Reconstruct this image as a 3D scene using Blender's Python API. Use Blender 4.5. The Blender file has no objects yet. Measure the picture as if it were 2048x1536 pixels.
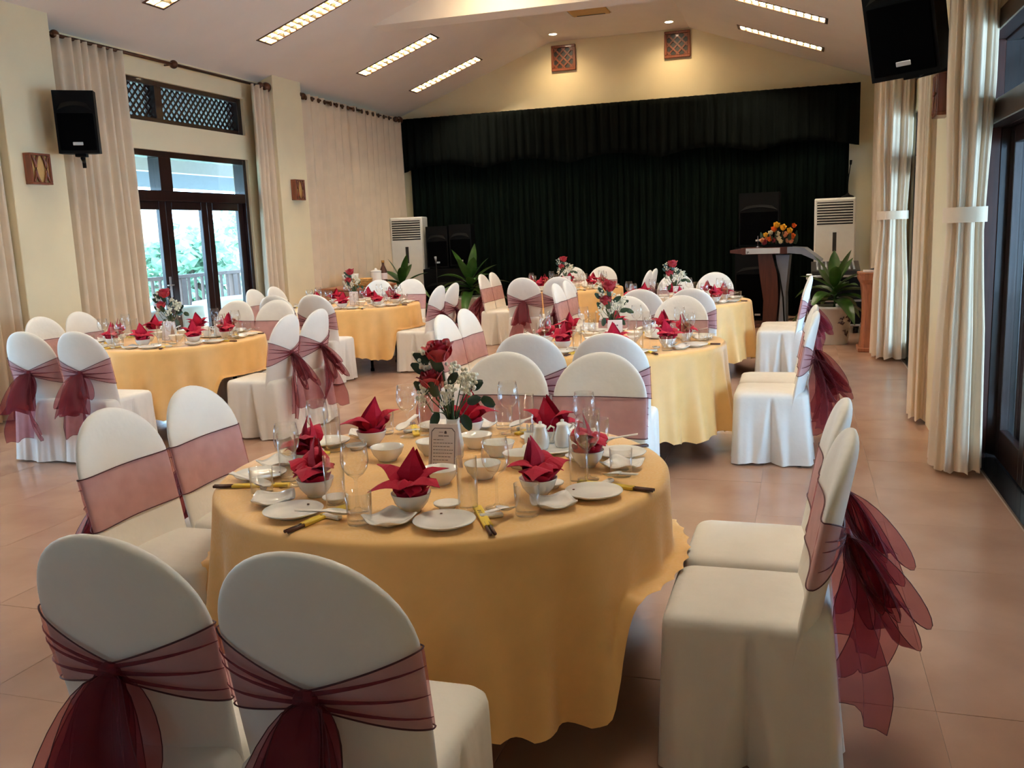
import bpy, math, random
from mathutils import Vector, Matrix
S = bpy.context.scene
COL = S.collection
RD = random.Random(11)
PI = math.pi
sin, cos, sqrt = math.sin, math.cos, math.sqrt

# ------------------------------------------------------------------ camera, world, exposure
F_PX, PITCH, ROLL, YAW, CAM_H = 1800.0, 0.1681, -0.03867, 0.31270, 1.5864
_cp, _sp = cos(PITCH), sin(PITCH)
_fw = Vector((-sin(YAW)*_cp, cos(YAW)*_cp, -_sp))
_r = Vector((cos(YAW), sin(YAW), 0)); _u = _r.cross(_fw)
_r2 = cos(ROLL)*_r + sin(ROLL)*_u; _u2 = -sin(ROLL)*_r + cos(ROLL)*_u
cam_data = bpy.data.cameras.new('camera'); cam = bpy.data.objects.new('camera', cam_data); COL.objects.link(cam)
cam_data.sensor_fit = 'HORIZONTAL'; cam_data.sensor_width = 36.0; cam_data.lens = F_PX/2048*36.0
cam_data.clip_start = 0.05; cam_data.clip_end = 300
cam.matrix_world = Matrix(((_r2.x, _u2.x, -_fw.x, 0), (_r2.y, _u2.y, -_fw.y, 0), (_r2.z, _u2.z, -_fw.z, CAM_H), (0, 0, 0, 1)))
S.camera = cam

SKY, LAMP, SPOT, EXPOSURE = 12.0, 300.0, 40.0, 0.62
world = bpy.data.worlds.new('overcast_sky'); S.world = world; world.use_nodes = True
_bg = world.node_tree.nodes['Background']; _bg.inputs[0].default_value = (0.46, 0.72, 1.0, 1); _bg.inputs[1].default_value = SKY
S.view_settings.view_transform = 'Standard'; S.view_settings.look = 'None'
S.view_settings.exposure = EXPOSURE; S.view_settings.gamma = 1.0; S.view_settings.use_curve_mapping = False
try:
    S.cycles.transparent_max_bounces = 40; S.cycles.max_bounces = 10; S.cycles.diffuse_bounces = 6
    S.cycles.sample_clamp_indirect = 8.0; S.cycles.use_denoising = True
    S.cycles.caustics_reflective = False; S.cycles.caustics_refractive = False
except Exception:
    pass

# room measures
XL, XR, Y0, YB = -7.2, 1.15, -7.0, 16.0          # left wall, right wall, wall behind the camera, back wall
ZW, ZF, KS = 3.75, 4.82, 0.36                    # eaves, flat ceiling, slope
XFL, XFR = XL+(ZF-ZW)/KS, XR-(ZF-ZW)/KS          # edges of the flat ceiling
OPEN = [(3.25, 6.45), (7.6, 10.95), (12.3, 15.4), (-5.8, -3.9)]   # door openings along both long walls; last pair unseen, added for bluish fill

# portals tell the renderer where daylight enters
for k, (a, b) in enumerate((OPEN[0], OPEN[1], OPEN[3])):
    for sx, xx in ((1, XL-0.13), (-1, XR+0.13)):
        ld = bpy.data.lights.new('window_portal', 'AREA'); ld.shape = 'RECTANGLE'; ld.size = b-a; ld.size_y = 2.7
        ld.cycles.is_portal = True
        lo = bpy.data.objects.new('window_portal', ld); COL.objects.link(lo)
        z = Vector((-sx, 0, 0)); y = Vector((0, 0, 1)); x = y.cross(z)   # -Z of the light looks into the room
        lo.matrix_world = Matrix(((x.x, y.x, z.x, xx), (x.y, y.y, z.y, (a+b)/2), (x.z, y.z, z.z, 1.35), (0, 0, 0, 1)))

# ------------------------------------------------------------------ materials
def _nodes(name):
    m = bpy.data.materials.new(name); m.use_nodes = True
    return m, m.node_tree.nodes, m.node_tree.links
def pmat(name, col, rough=0.5, var=0.06, scale=12.0, bump=0.0, bscale=60.0, metal=0.0, spec=0.5, sheen=0.0, stretch=None, trans=0.0, coat=0.0, col2=None, bdist=0.004):
    m, N, L = _nodes(name); b = N['Principled BSDF']
    b.inputs['Roughness'].default_value = rough; b.inputs['Metallic'].default_value = metal
    b.inputs['Specular IOR Level'].default_value = spec; b.inputs['Sheen Weight'].default_value = sheen; b.inputs['Coat Weight'].default_value = coat
    tc = N.new('ShaderNodeTexCoord'); mp = N.new('ShaderNodeMapping'); L.new(tc.outputs['Object'], mp.inputs['Vector'])
    if stretch: mp.inputs['Scale'].default_value = stretch
    nz = N.new('ShaderNodeTexNoise'); nz.inputs['Scale'].default_value = scale; nz.inputs['Detail'].default_value = 5
    L.new(mp.outputs[0], nz.inputs['Vector'])
    r = N.new('ShaderNodeValToRGB'); c = Vector(col)
    lo = c*(1-var); hi = Vector(col2) if col2 else c*(1+var)
    r.color_ramp.elements[0].position = 0.3; r.color_ramp.elements[1].position = 0.7
    r.color_ramp.elements[0].color = (*lo, 1); r.color_ramp.elements[1].color = (*[min(1, q) for q in hi], 1)
    L.new(nz.outputs['Fac'], r.inputs['Fac']); L.new(r.outputs[0], b.inputs['Base Color'])
    if bump:
        n2 = N.new('ShaderNodeTexNoise'); n2.inputs['Scale'].default_value = bscale; n2.inputs['Detail'].default_value = 4
        L.new(mp.outputs[0], n2.inputs['Vector'])
        bp = N.new('ShaderNodeBump'); bp.inputs['Strength'].default_value = bump; bp.inputs['Distance'].default_value = bdist
        L.new(n2.outputs['Fac'], bp.inputs['Height']); L.new(bp.outputs[0], b.inputs['Normal'])
    if trans:
        out = N['Material Output']; t = N.new('ShaderNodeBsdfTranslucent'); L.new(r.outputs[0], t.inputs['Color'])
        mx = N.new('ShaderNodeMixShader'); mx.inputs[0].default_value = trans
        L.new(b.outputs[0], mx.inputs[1]); L.new(t.outputs[0], mx.inputs[2]); L.new(mx.outputs[0], out.inputs['Surface'])
    return m
def glassmat(name, tint=(1, 1, 1), ior=1.45, base=0.0, rough=0.02):
    m, N, L = _nodes(name); N.remove(N['Principled BSDF']); out = N['Material Output']
    t = N.new('ShaderNodeBsdfTransparent'); t.inputs[0].default_value = (*tint, 1)
    g = N.new('ShaderNodeBsdfGlossy'); g.inputs['Roughness'].default_value = rough
    lw = N.new('ShaderNodeLayerWeight'); lw.inputs['Blend'].default_value = 0.5
    pw = N.new('ShaderNodeMath'); pw.operation = 'POWER'; pw.inputs[1].default_value = 4.0; L.new(lw.outputs['Facing'], pw.inputs[0])
    ad = N.new('ShaderNodeMath'); ad.operation = 'MULTIPLY_ADD'; ad.inputs[1].default_value = 0.85; ad.inputs[2].default_value = ((ior-1)/(ior+1))**2+base; ad.use_clamp = True
    L.new(pw.outputs[0], ad.inputs[0])
    mx = N.new('ShaderNodeMixShader'); L.new(ad.outputs[0], mx.inputs[0]); L.new(t.outputs[0], mx.inputs[1]); L.new(g.outputs[0], mx.inputs[2])
    L.new(mx.outputs[0], out.inputs['Surface'])
    return m
def sheermat(name, col, tint, opac):
    m, N, L = _nodes(name); b = N['Principled BSDF']; out = N['Material Output']
    b.inputs['Base Color'].default_value = (*col, 1); b.inputs['Roughness'].default_value = 0.45; b.inputs['Sheen Weight'].default_value = 0.3
    t = N.new('ShaderNodeBsdfTransparent'); t.inputs[0].default_value = (*tint, 1)
    tl = N.new('ShaderNodeBsdfTranslucent'); tl.inputs[0].default_value = (*col, 1)
    m1 = N.new('ShaderNodeMixShader'); m1.inputs[0].default_value = 0.35; L.new(b.outputs[0], m1.inputs[1]); L.new(tl.outputs[0], m1.inputs[2])
    tc = N.new('ShaderNodeTexCoord'); nz = N.new('ShaderNodeTexNoise'); nz.inputs['Scale'].default_value = 14; L.new(tc.outputs['Object'], nz.inputs['Vector'])
    mr = N.new('ShaderNodeMapRange'); mr.inputs[1].default_value = 0.3; mr.inputs[2].default_value = 0.7
    mr.inputs[3].default_value = opac-0.06; mr.inputs[4].default_value = opac+0.06; L.new(nz.outputs['Fac'], mr.inputs[0])
    mx = N.new('ShaderNodeMixShader'); L.new(mr.outputs[0], mx.inputs[0]); L.new(t.outputs[0], mx.inputs[1]); L.new(m1.outputs[0], mx.inputs[2])
    L.new(mx.outputs[0], out.inputs['Surface'])
    return m
def emat(name, col, strength):
    m, N, L = _nodes(name); b = N['Principled BSDF']
    b.inputs['Base Color'].default_value = (*col, 1); b.inputs['Emission Color'].default_value = (*col, 1); b.inputs['Emission Strength'].default_value = strength
    return m
def damask(name, col):
    m = pmat(name, col, 0.55, 0.05, 9.0, sheen=0.2, spec=0.4)
    N, L = m.node_tree.nodes, m.node_tree.links; b = N['Principled BSDF']
    tc = N.new('ShaderNodeTexCoord'); v = N.new('ShaderNodeTexVoronoi'); v.inputs['Scale'].default_value = 16; L.new(tc.outputs['Object'], v.inputs['Vector'])
    w = N.new('ShaderNodeMath'); w.operation = 'SINE'; mu = N.new('ShaderNodeMath'); mu.operation = 'MULTIPLY'; mu.inputs[1].default_value = 34
    L.new(v.outputs['Distance'], mu.inputs[0]); L.new(mu.outputs[0], w.inputs[0])
    mr = N.new('ShaderNodeMapRange'); mr.inputs[1].default_value = -1; mr.inputs[2].default_value = 1; mr.inputs[3].default_value = 0.40; mr.inputs[4].default_value = 0.62
    L.new(w.outputs[0], mr.inputs[0]); L.new(mr.outputs[0], b.inputs['Roughness'])
    return m
M = {}
M['wall'] = pmat('cream_plaster', (0.81, 0.70, 0.47), 0.75, 0.025, 3, bump=0.06, bscale=90, spec=0.25)
M['ceiling'] = pmat('white_ceiling_paint', (0.84, 0.77, 0.71), 0.8, 0.02, 2, bump=0.03, spec=0.2)
M['tile'] = pmat('terracotta_tile', (0.385, 0.220, 0.150), 0.22, 0.12, 2.2, bump=0.05, bscale=9, spec=0.5, col2=(0.44, 0.27, 0.19))
M['grout'] = pmat('grey_grout', (0.38, 0.28, 0.22), 0.8)
M['granite'] = pmat('black_granite', (0.012, 0.012, 0.014), 0.12, 0.4, 80)
M['wood'] = pmat('dark_mahogany', (0.020, 0.007, 0.006), 0.28, 0.45, 5, stretch=(14, 14, 0.8), coat=0.2)
M['wood_red'] = pmat('red_brown_wood', (0.20, 0.055, 0.025), 0.35, 0.35, 5, stretch=(12, 12, 0.8), coat=0.2)
M['wood_mid'] = pmat('orange_brown_wood', (0.36, 0.13, 0.06), 0.35, 0.25, 5, stretch=(12, 12, 0.8))
M['pane'] = glassmat('window_glass', (0.97, 0.99, 1.0), 1.45)
M['glass'] = glassmat('clear_glassware', (0.992, 0.996, 0.996), 1.42, 0.015)
M['cover'] = pmat('cream_spandex', (0.82, 0.80, 0.75), 0.65, 0.03, 6, bump=0.5, bscale=5, bdist=0.02, sheen=0.15, spec=0.3, trans=0.08)
M['sash'] = sheermat('maroon_organza', (0.40, 0.10, 0.14), (0.92, 0.76, 0.77), 0.24)
M['bow'] = sheermat('maroon_organza_bow', (0.27, 0.035, 0.06), (0.80, 0.48, 0.52), 0.40)
M['trim'] = pmat('dark_maroon_thread', (0.06, 0.006, 0.012), 0.6)
M['cloth'] = damask('gold_damask', (0.80, 0.49, 0.18))
M['napkin'] = pmat('crimson_linen', (0.44, 0.005, 0.036), 0.75, 0.08, 40, bump=0.15, bscale=300, sheen=0.05, spec=0.25)
M['china'] = pmat('white_china', (0.87, 0.86, 0.82), 0.09, 0.02, 4, spec=0.6)
M['mark'] = pmat('brown_mark', (0.12, 0.03, 0.01), 0.5)
M['yellow'] = pmat('yellow_paper', (0.86, 0.63, 0.08), 0.6, 0.05)
M['stick'] = pmat('dark_chopstick_wood', (0.07, 0.02, 0.012), 0.4, 0.2)
M['paper'] = pmat('pale_card', (0.80, 0.72, 0.72), 0.6, 0.02)
M['ink'] = pmat('dark_ink', (0.10, 0.07, 0.08), 0.6)
M['photo'] = pmat('printed_landscape', (0.20, 0.26, 0.32), 0.4, 0.7, 25)
M['rose'] = pmat('rose_red', (0.45, 0.006, 0.03), 0.5, 0.2, 30, sheen=0.3)
M['white_petal'] = pmat('white_petal', (0.82, 0.80, 0.66), 0.6, 0.06, 40)
M['stem'] = pmat('stem_green', (0.05, 0.10, 0.025), 0.5, 0.25, 20)
M['leaf'] = pmat('glossy_leaf', (0.034, 0.092, 0.015), 0.32, 0.4, 6, trans=0.15)
M['dark_leaf'] = pmat('dark_rose_leaf', (0.02, 0.05, 0.025), 0.35, 0.3, 12)
M['pot'] = pmat('pale_grey_pot', (0.62, 0.62, 0.58), 0.35, 0.04)
M['soil'] = pmat('dark_soil', (0.03, 0.02, 0.012), 0.9, 0.3, 40)
M['curtain'] = pmat('beige_drapery', (0.78, 0.63, 0.46), 0.75, 0.04, 5, bump=0.12, bscale=200, sheen=0.2, spec=0.2, trans=0.10)
M['valance'] = pmat('black_velvet', (0.0032, 0.0042, 0.0036), 0.9, 0.3, 3, spec=0.05)
M['velvet'] = pmat('black_green_velvet', (0.0018, 0.0048, 0.0030), 0.9, 0.3, 3, spec=0.08)
M['bronze'] = pmat('dark_bronze', (0.10, 0.045, 0.025), 0.35, 0.2, metal=0.8)
M['black'] = pmat('black_plastic', (0.0022, 0.0022, 0.0026), 0.55, 0.1, spec=0.12)
M['mesh_black'] = pmat('black_grille', (0.0014, 0.0014, 0.0017), 0.8, 0.4, 300, bump=0.3, bscale=400, spec=0.02)
M['badge'] = pmat('silver_badge', (0.55, 0.57, 0.58), 0.35, 0.02, metal=0.3)
M['steel'] = pmat('brushed_steel', (0.62, 0.62, 0.64), 0.3, 0.05, metal=0.9)
M['ac'] = pmat('white_enamel', (0.80, 0.78, 0.72), 0.3, 0.02)
M['slot'] = pmat('dark_slot', (0.02, 0.017, 0.015), 0.4)
M['ac_grey'] = pmat('grey_enamel', (0.42, 0.42, 0.40), 0.4, 0.03)
M['lacquer'] = pmat('maroon_lacquer', (0.07, 0.018, 0.012), 0.3, 0.25, 5, stretch=(12, 12, 0.8))
M['grey_panel'] = pmat('grey_brushed_panel', (0.19, 0.21, 0.26), 0.35, 0.05)
M['amber'] = pmat('amber_shade', (0.62, 0.36, 0.12), 0.6, 0.06)
M['tube'] = emat('warm_fluorescent', (1.0, 0.86, 0.66), LAMP)
M['reflector'] = pmat('brass_tinted_reflector', (0.40, 0.35, 0.23), 0.32, 0.03, metal=0.9)
M['lamp_face'] = emat('warm_downlight', (1.0, 0.83, 0.58), 40)
M['straw'] = pmat('honey_wicker', (0.50, 0.27, 0.07), 0.6, 0.3, 40)
M['deck'] = pmat('pale_stone_paving', (0.62, 0.58, 0.52), 0.7, 0.08, 4)
M['soffit'] = pmat('grey_blue_soffit', (0.15, 0.18, 0.20), 0.8, 0.03)
M['roof'] = pmat('orange_clay_roof', (0.80, 0.50, 0.36), 0.8, 0.1, 20)
M['house'] = pmat('white_render', (0.80, 0.78, 0.74), 0.8, 0.03)
M['tree'] = pmat('tree_leaves', (0.26, 0.40, 0.28), 0.6, 0.35, 4, trans=0.3)
M['bark'] = pmat('bark', (0.16, 0.12, 0.09), 0.9, 0.3, 20)
M['grass'] = pmat('lawn', (0.35, 0.48, 0.33), 0.9, 0.3, 6)
M['linen_white'] = pmat('white_linen', (0.82, 0.84, 0.86), 0.7, 0.02)
M['linen_grey'] = pmat('slate_linen', (0.20, 0.24, 0.28), 0.7, 0.04)
M['rail'] = pmat('weathered_rail', (0.13, 0.075, 0.055), 0.6, 0.2, 8)
for nm, c in (('orange', (0.85, 0.22, 0.04)), ('peach', (0.85, 0.48, 0.28)), ('sunny', (0.85, 0.55, 0.06)), ('ivory', (0.85, 0.78, 0.60))):
    M['f_'+nm] = pmat(nm+'_petal', c, 0.5, 0.12, 30)

# ------------------------------------------------------------------ mesh building
class MB:
    def __init__(s): s.v = []; s.f = []; s.m = []; s.sm = []
    def add(s, vs, fs, mi=0, smooth=True):
        o = len(s.v); s.v += [tuple(q) for q in vs]
        for f in fs: s.f.append(tuple(o+i for i in f)); s.m.append(mi); s.sm.append(smooth)
        return s
    def box(s, a, b, mi=0, mat=None):
        (x0, y0, z0), (x1, y1, z1) = a, b
        vs = [Vector(q) for q in ((x0, y0, z0), (x1, y0, z0), (x1, y1, z0), (x0, y1, z0), (x0, y0, z1), (x1, y0, z1), (x1, y1, z1), (x0, y1, z1))]
        if mat is not None: vs = [mat @ q for q in vs]
        return s.add(vs, [(3, 2, 1, 0), (4, 5, 6, 7), (0, 1, 5, 4), (1, 2, 6, 5), (2, 3, 7, 6), (3, 0, 4, 7)], mi, False)
    def bevbox(s, a, b, r, mi=0, mat=None):
        (x0, y0, z0), (x1, y1, z1) = a, b
        ring = lambda d, z: [(x0+d, y0+r, z), (x0+r, y0+d, z), (x1-r, y0+d, z), (x1-d, y0+r, z), (x1-d, y1-r, z), (x1-r, y1-d, z), (x0+r, y1-d, z), (x0+d, y1-r, z)]
        vs = ring(r, z0)+ring(0, z0+r)+ring(0, z1-r)+ring(r, z1)
        vs = [Vector(q) for q in vs]
        if mat is not None: vs = [mat @ q for q in vs]
        fs = [tuple(range(7, -1, -1)), tuple(range(24, 32))]
        for k in range(3):
            for i in range(8):
                j = (i+1) % 8; fs.append((k*8+i, k*8+j, k*8+8+j, k*8+8+i))
        return s.add(vs, fs, mi, False)
    def grid(s, fn, nu, nv, cu=False, mi=0, smooth=True):
        vs = [fn(i/(nu if cu else nu-1), j/(nv-1)) for j in range(nv) for i in range(nu)]
        fs = []
        for j in range(nv-1):
            for i in range(nu if cu else nu-1):
                k = (i+1) % nu; fs.append((j*nu+i, j*nu+k, (j+1)*nu+k, (j+1)*nu+i))
        return s.add(vs, fs, mi, smooth)
    def lathe(s, prof, seg=24, c=(0, 0, 0), mi=0, capb=True, capt=False, smooth=True):
        vs = []
        for r, z in prof:
            for i in range(seg): a = 2*PI*i/seg; vs.append((c[0]+r*cos(a), c[1]+r*sin(a), c[2]+z))
        fs = []
        for j in range(len(prof)-1):
            for i in range(seg): k = (i+1) % seg; fs.append((j*seg+i, j*seg+k, (j+1)*seg+k, (j+1)*seg+i))
        if capb: fs.append(tuple(range(seg-1, -1, -1)))
        if capt: fs.append(tuple((len(prof)-1)*seg+i for i in range(seg)))
        return s.add(vs, fs, mi, smooth)
    def tube(s, pts, rad, seg=6, mi=0, closed=False, cap=True):
        pts = [Vector(p) for p in pts]; n = len(pts); vs = []
        up = Vector((0, 0, 1))
        for i, p in enumerate(pts):
            a = pts[(i-1) % n] if (closed or i > 0) else p; b = pts[(i+1) % n] if (closed or i < n-1) else p
            t = (b-a); t = t.normalized() if t.length > 1e-9 else Vector((0, 0, 1))
            u = t.cross(up)
            if u.length < 0.05: u = t.cross(Vector((1, 0, 0)))
            u.normalize(); w = t.cross(u)
            r = rad[i] if isinstance(rad, (list, tuple)) else rad
            for k in range(seg): an = 2*PI*k/seg; vs.append(p+u*(r*cos(an))+w*(r*sin(an)))
        fs = []
        for i in range(n if closed else n-1):
            j = (i+1) % n
            for k in range(seg): l = (k+1) % seg; fs.append((i*seg+k, i*seg+l, j*seg+l, j*seg+k))
        if cap and not closed: fs.append(tuple(range(seg))[::-1]); fs.append(tuple((n-1)*seg+k for k in range(seg)))
        return s.add(vs, fs, mi, True)
    def ball(s, c, r, seg=12, rings=8, mi=0, sc=(1, 1, 1)):
        c = Vector(c)
        return s.grid(lambda u, v: (c.x+r*sc[0]*sin(PI*v)*cos(2*PI*u), c.y+r*sc[1]*sin(PI*v)*sin(2*PI*u), c.z-r*sc[2]*cos(PI*v)), seg, rings+1, True, mi)
    def prism(s, poly, axis, a, b, mi=0):
        # poly of 2D points extruded along axis from a to b
        def P(p, t): return (t, p[0], p[1]) if axis == 0 else ((p[0], t, p[1]) if axis == 1 else (p[0], p[1], t))
        n = len(poly); vs = [P(p, a) for p in poly]+[P(p, b) for p in poly]
        fs = [tuple(range(n))[::-1], tuple(range(n, 2*n))]+[(i, (i+1) % n, n+(i+1) % n, n+i) for i in range(n)]
        return s.add(vs, fs, mi, False)
    def mesh(s, name, mats):
        me = bpy.data.meshes.new(name); me.from_pydata(s.v, [], s.f); 
        for q in (mats if isinstance(mats, (list, tuple)) else [mats]): me.materials.append(M[q] if isinstance(q, str) else q)
        me.polygons.foreach_set('material_index', s.m); me.polygons.foreach_set('use_smooth', s.sm); me.update()
        return me
    def build(s, name, mats, parent=None, loc=None): return put(name, s.mesh(name, mats), parent, loc)
def put(name, me, parent=None, loc=None, rz=0.0):
    o = bpy.data.objects.new(name, me); COL.objects.link(o)
    if parent is not None: o.parent = parent
    if loc is not None: o.location = loc
    if rz: o.rotation_euler = (0, 0, rz)
    return o
def tag(o, label=None, cat=None, group=None, kind=None):
    if label: o['label'] = label
    if cat: o['category'] = cat
    if group: o['group'] = group
    if kind: o['kind'] = kind
    return o
def thing(name, label, cat, loc=(0, 0, 0), rz=0.0, group=None):
    o = put(name, None, None, loc, rz); o.empty_display_size = 0.1
    return tag(o, label, cat, group)
KIDS = {}
def copy_tree(src, loc, rz, label, group=None):
    def cp(o, par):
        c = o.copy(); COL.objects.link(c)
        if par is not None: c.parent = par
        for ch in list(o.children): cp(ch, c)
        return c
    r = cp(src, None); r.location = loc; r.rotation_euler = (0, 0, rz)
    return tag(r, label, None, group)
class Proto:
    """first placing uses the original itself, later ones copy it with its parts"""
    def __init__(s, root): s.root = root; s.used = False
    def place(s, loc, rz, label, group):
        if not s.used: s.used = True; s.root.location = loc; s.root.rotation_euler = (0, 0, rz); return tag(s.root, label, None, group)
        return copy_tree(s.root, loc, rz, label, group)

# ------------------------------------------------------------------ the setting
def holed(name, fn, ub, vb, holes, mat, thick, kind='structure', parent=None):
    """a slab over ub x vb with rectangular holes; fn(u,v,d) -> point, d = depth behind the seen face"""
    us = sorted(set([ub[0], ub[1]]+[h for q in holes for h in q[:2]])); vs = sorted(set([vb[0], vb[1]]+[h for q in holes for h in q[2:]]))
    us = [u for u in us if ub[0] <= u <= ub[1]]; vs = [v for v in vs if vb[0] <= v <= vb[1]]
    b = MB(); solid = {}
    for i in range(len(us)-1):
        for j in range(len(vs)-1):
            cu, cv = (us[i]+us[i+1])/2, (vs[j]+vs[j+1])/2
            solid[i, j] = not any(q[0] < cu < q[1] and q[2] < cv < q[3] for q in holes)
    for (i, j), s in solid.items():
        if not s: continue
        c = [(us[i], vs[j]), (us[i+1], vs[j]), (us[i+1], vs[j+1]), (us[i], vs[j+1])]
        b.add([fn(*q, 0) for q in c], [(0, 1, 2, 3)], 0, False); b.add([fn(*q, thick) for q in c], [(3, 2, 1, 0)], 0, False)
        for k, nb in enumerate(((i, j-1), (i+1, j), (i, j+1), (i-1, j))):
            if not solid.get(nb, False):
                p, q = c[k], c[(k+1) % 4]; b.add([fn(*p, 0), fn(*q, 0), fn(*q, thick), fn(*p, thick)], [(0, 1, 2, 3)], 0, False)
    o = b.build(name, mat, parent)
    return tag(o, kind=kind) if parent is None else o

# floor: grout slab, tiles as parts
floor = tag(MB().box((XL-0.3, Y0-0.2, -0.12), (1.1, YB+0.2, -0.003)).build('floor', 'grout'), kind='structure')
T = 0.65
tile_me = MB().bevbox((-T/2+0.0008, -T/2+0.0008, -0.006), (T/2-0.0008, T/2-0.0008, 0.0), 0.0006).mesh('tile', 'tile')
tiles = []
for i in range(-12, 2):
    for j in range(-11, 22):
        cx, cy = 0.44-T/2+T*i, 2.32+T/2+T*j
        if cy-T/2 > YB or cy+T/2 < Y0 or cx+T/2 < XL-.3: continue
        d = Vector((cx, cy, 0)); rel = Vector((d.dot(_r2), 0, (d-Vector((0, 0, CAM_H))).dot(_fw)))
        vis = rel.z > 0.8 and abs(rel.x)/max(rel.z, .1) < 0.68 and d.y < 12
        tiles.append((0 if vis else 1, d.length, cx, cy))
tiles.sort()
rest = MB()
for k, (v, dd, cx, cy) in enumerate(tiles):
    x1 = min(cx+T/2-.0012, 1.098)
    if k < 290 and v == 0 and cx+T/2 < 1.1: put('tile', tile_me, floor, (cx, cy, RD.uniform(-0.0006, 0.0006)))
    else: rest.box((cx-T/2+.0012, cy-T/2+.0012, -.008), (x1, cy+T/2-.0012, 0))
tag(rest.build('tile', 'tile', floor), kind='stuff')
tag(MB().box((1.1, Y0, -0.1), (1.62, YB, 0.012)).build('trim_1', 'granite'), kind='structure')

hw_ = lambda ops: [(a, b, 0.0, 2.68) for a, b in ops]+[(a, b, 3.0, 3.48) for a, b in ops]
tag(holed('wall_left', lambda u, v, d: (XL-d, u, v), (Y0-.2, YB+.2), (0, ZW+.12), hw_(OPEN), 'wall', 0.25), kind='structure')
tag(holed('wall_right', lambda u, v, d: (XR+d, u, v), (Y0-.2, YB+.2), (0, ZW+.12), hw_(OPEN), 'wall', 0.25), kind='structure')
tag(holed('wall_back', lambda u, v, d: (u, YB+d, v), (XL-.3, XR+.3), (0, 5.1), [], 'wall', 0.2), kind='structure')
tag(holed('wall_front', lambda u, v, d: (u, Y0-d, v), (XL-.3, XR+.3), (0, 5.1), [], 'wall', 0.2), kind='structure')
def pillar(n, x0, x1, y0, y1):
    tag(MB().bevbox((x0, y0, 0), (x1, y1, ZW+0.2), 0.006).build('trim_%d' % n, 'wall'), kind='structure')
pillar(2, XL-.05, -6.97, 6.75, 7.42); pillar(3, XL-.05, -6.97, 11.35, 12.1); pillar(4, 0.93, XR+.05, 6.62, 7.38); pillar(5, 0.93, XR+.05, 11.3, 12.1)
pillar(6, XL-.05, -6.97, 2.5, 3.15); pillar(7, 0.93, XR+.05, 2.5, 3.15)

# lamps in the sloped ceiling: (y, x0, x1)
LEFT_LAMPS = [(8.3, -6.42, -5.2), (10.35, -6.42, -5.2), (13.0, -6.42, -5.2), (14.95, -6.42, -5.2), (5.8, -6.42, -5.2), (3.2, -6.42, -5.2)]
RIGHT_LAMPS = [(12.72, -0.92, 0.25), (14.75, -0.92, 0.25), (10.3, -0.92, 0.25), (8.2, -0.92, 0.25), (5.8, -0.92, 0.25), (3.2, -.92, .25)]
HW = 0.15
zl = lambda x: ZW+KS*(x-XL)
zr = lambda x: ZW+KS*(XR-x)
nl = Vector((-KS, 0, 1)).normalized(); nr = Vector((KS, 0, 1)).normalized()
ceil_root = tag(holed('ceiling', lambda u, v, d: (u, v, ZF+d), (XFL, XFR), (Y0-.2, YB+.2), [(-3.42, -2.8, 13.72, 14.34)], 'ceiling', 0.1), kind='structure')
holed('slope', lambda u, v, d: Vector((u, v, zl(u)))+nl*d, (XL-.25, XFL), (Y0-.2, YB+.2), [(a, b, y-HW, y+HW) for y, a, b in LEFT_LAMPS], 'ceiling', 0.12, parent=ceil_root)
holed('slope', lambda u, v, d: Vector((u, v, zr(u)))+nr*d, (XFR, XR+.25), (Y0-.2, YB+.2), [(a, b, y-HW, y+HW) for y, a, b in RIGHT_LAMPS], 'ceiling', 0.12, parent=ceil_root)
# a cross beam spans the vault
ZB = 4.36
xa, xb = XL+(ZB-ZW)/KS, XR-(ZB-ZW)/KS
MB().prism([(xa-.02, ZB), (xb+.02, ZB), (XFR+.03, ZF+.02), (XFL-.03, ZF+.02)], 1, 11.55, 11.95).build('beam', 'ceiling', ceil_root)

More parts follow.
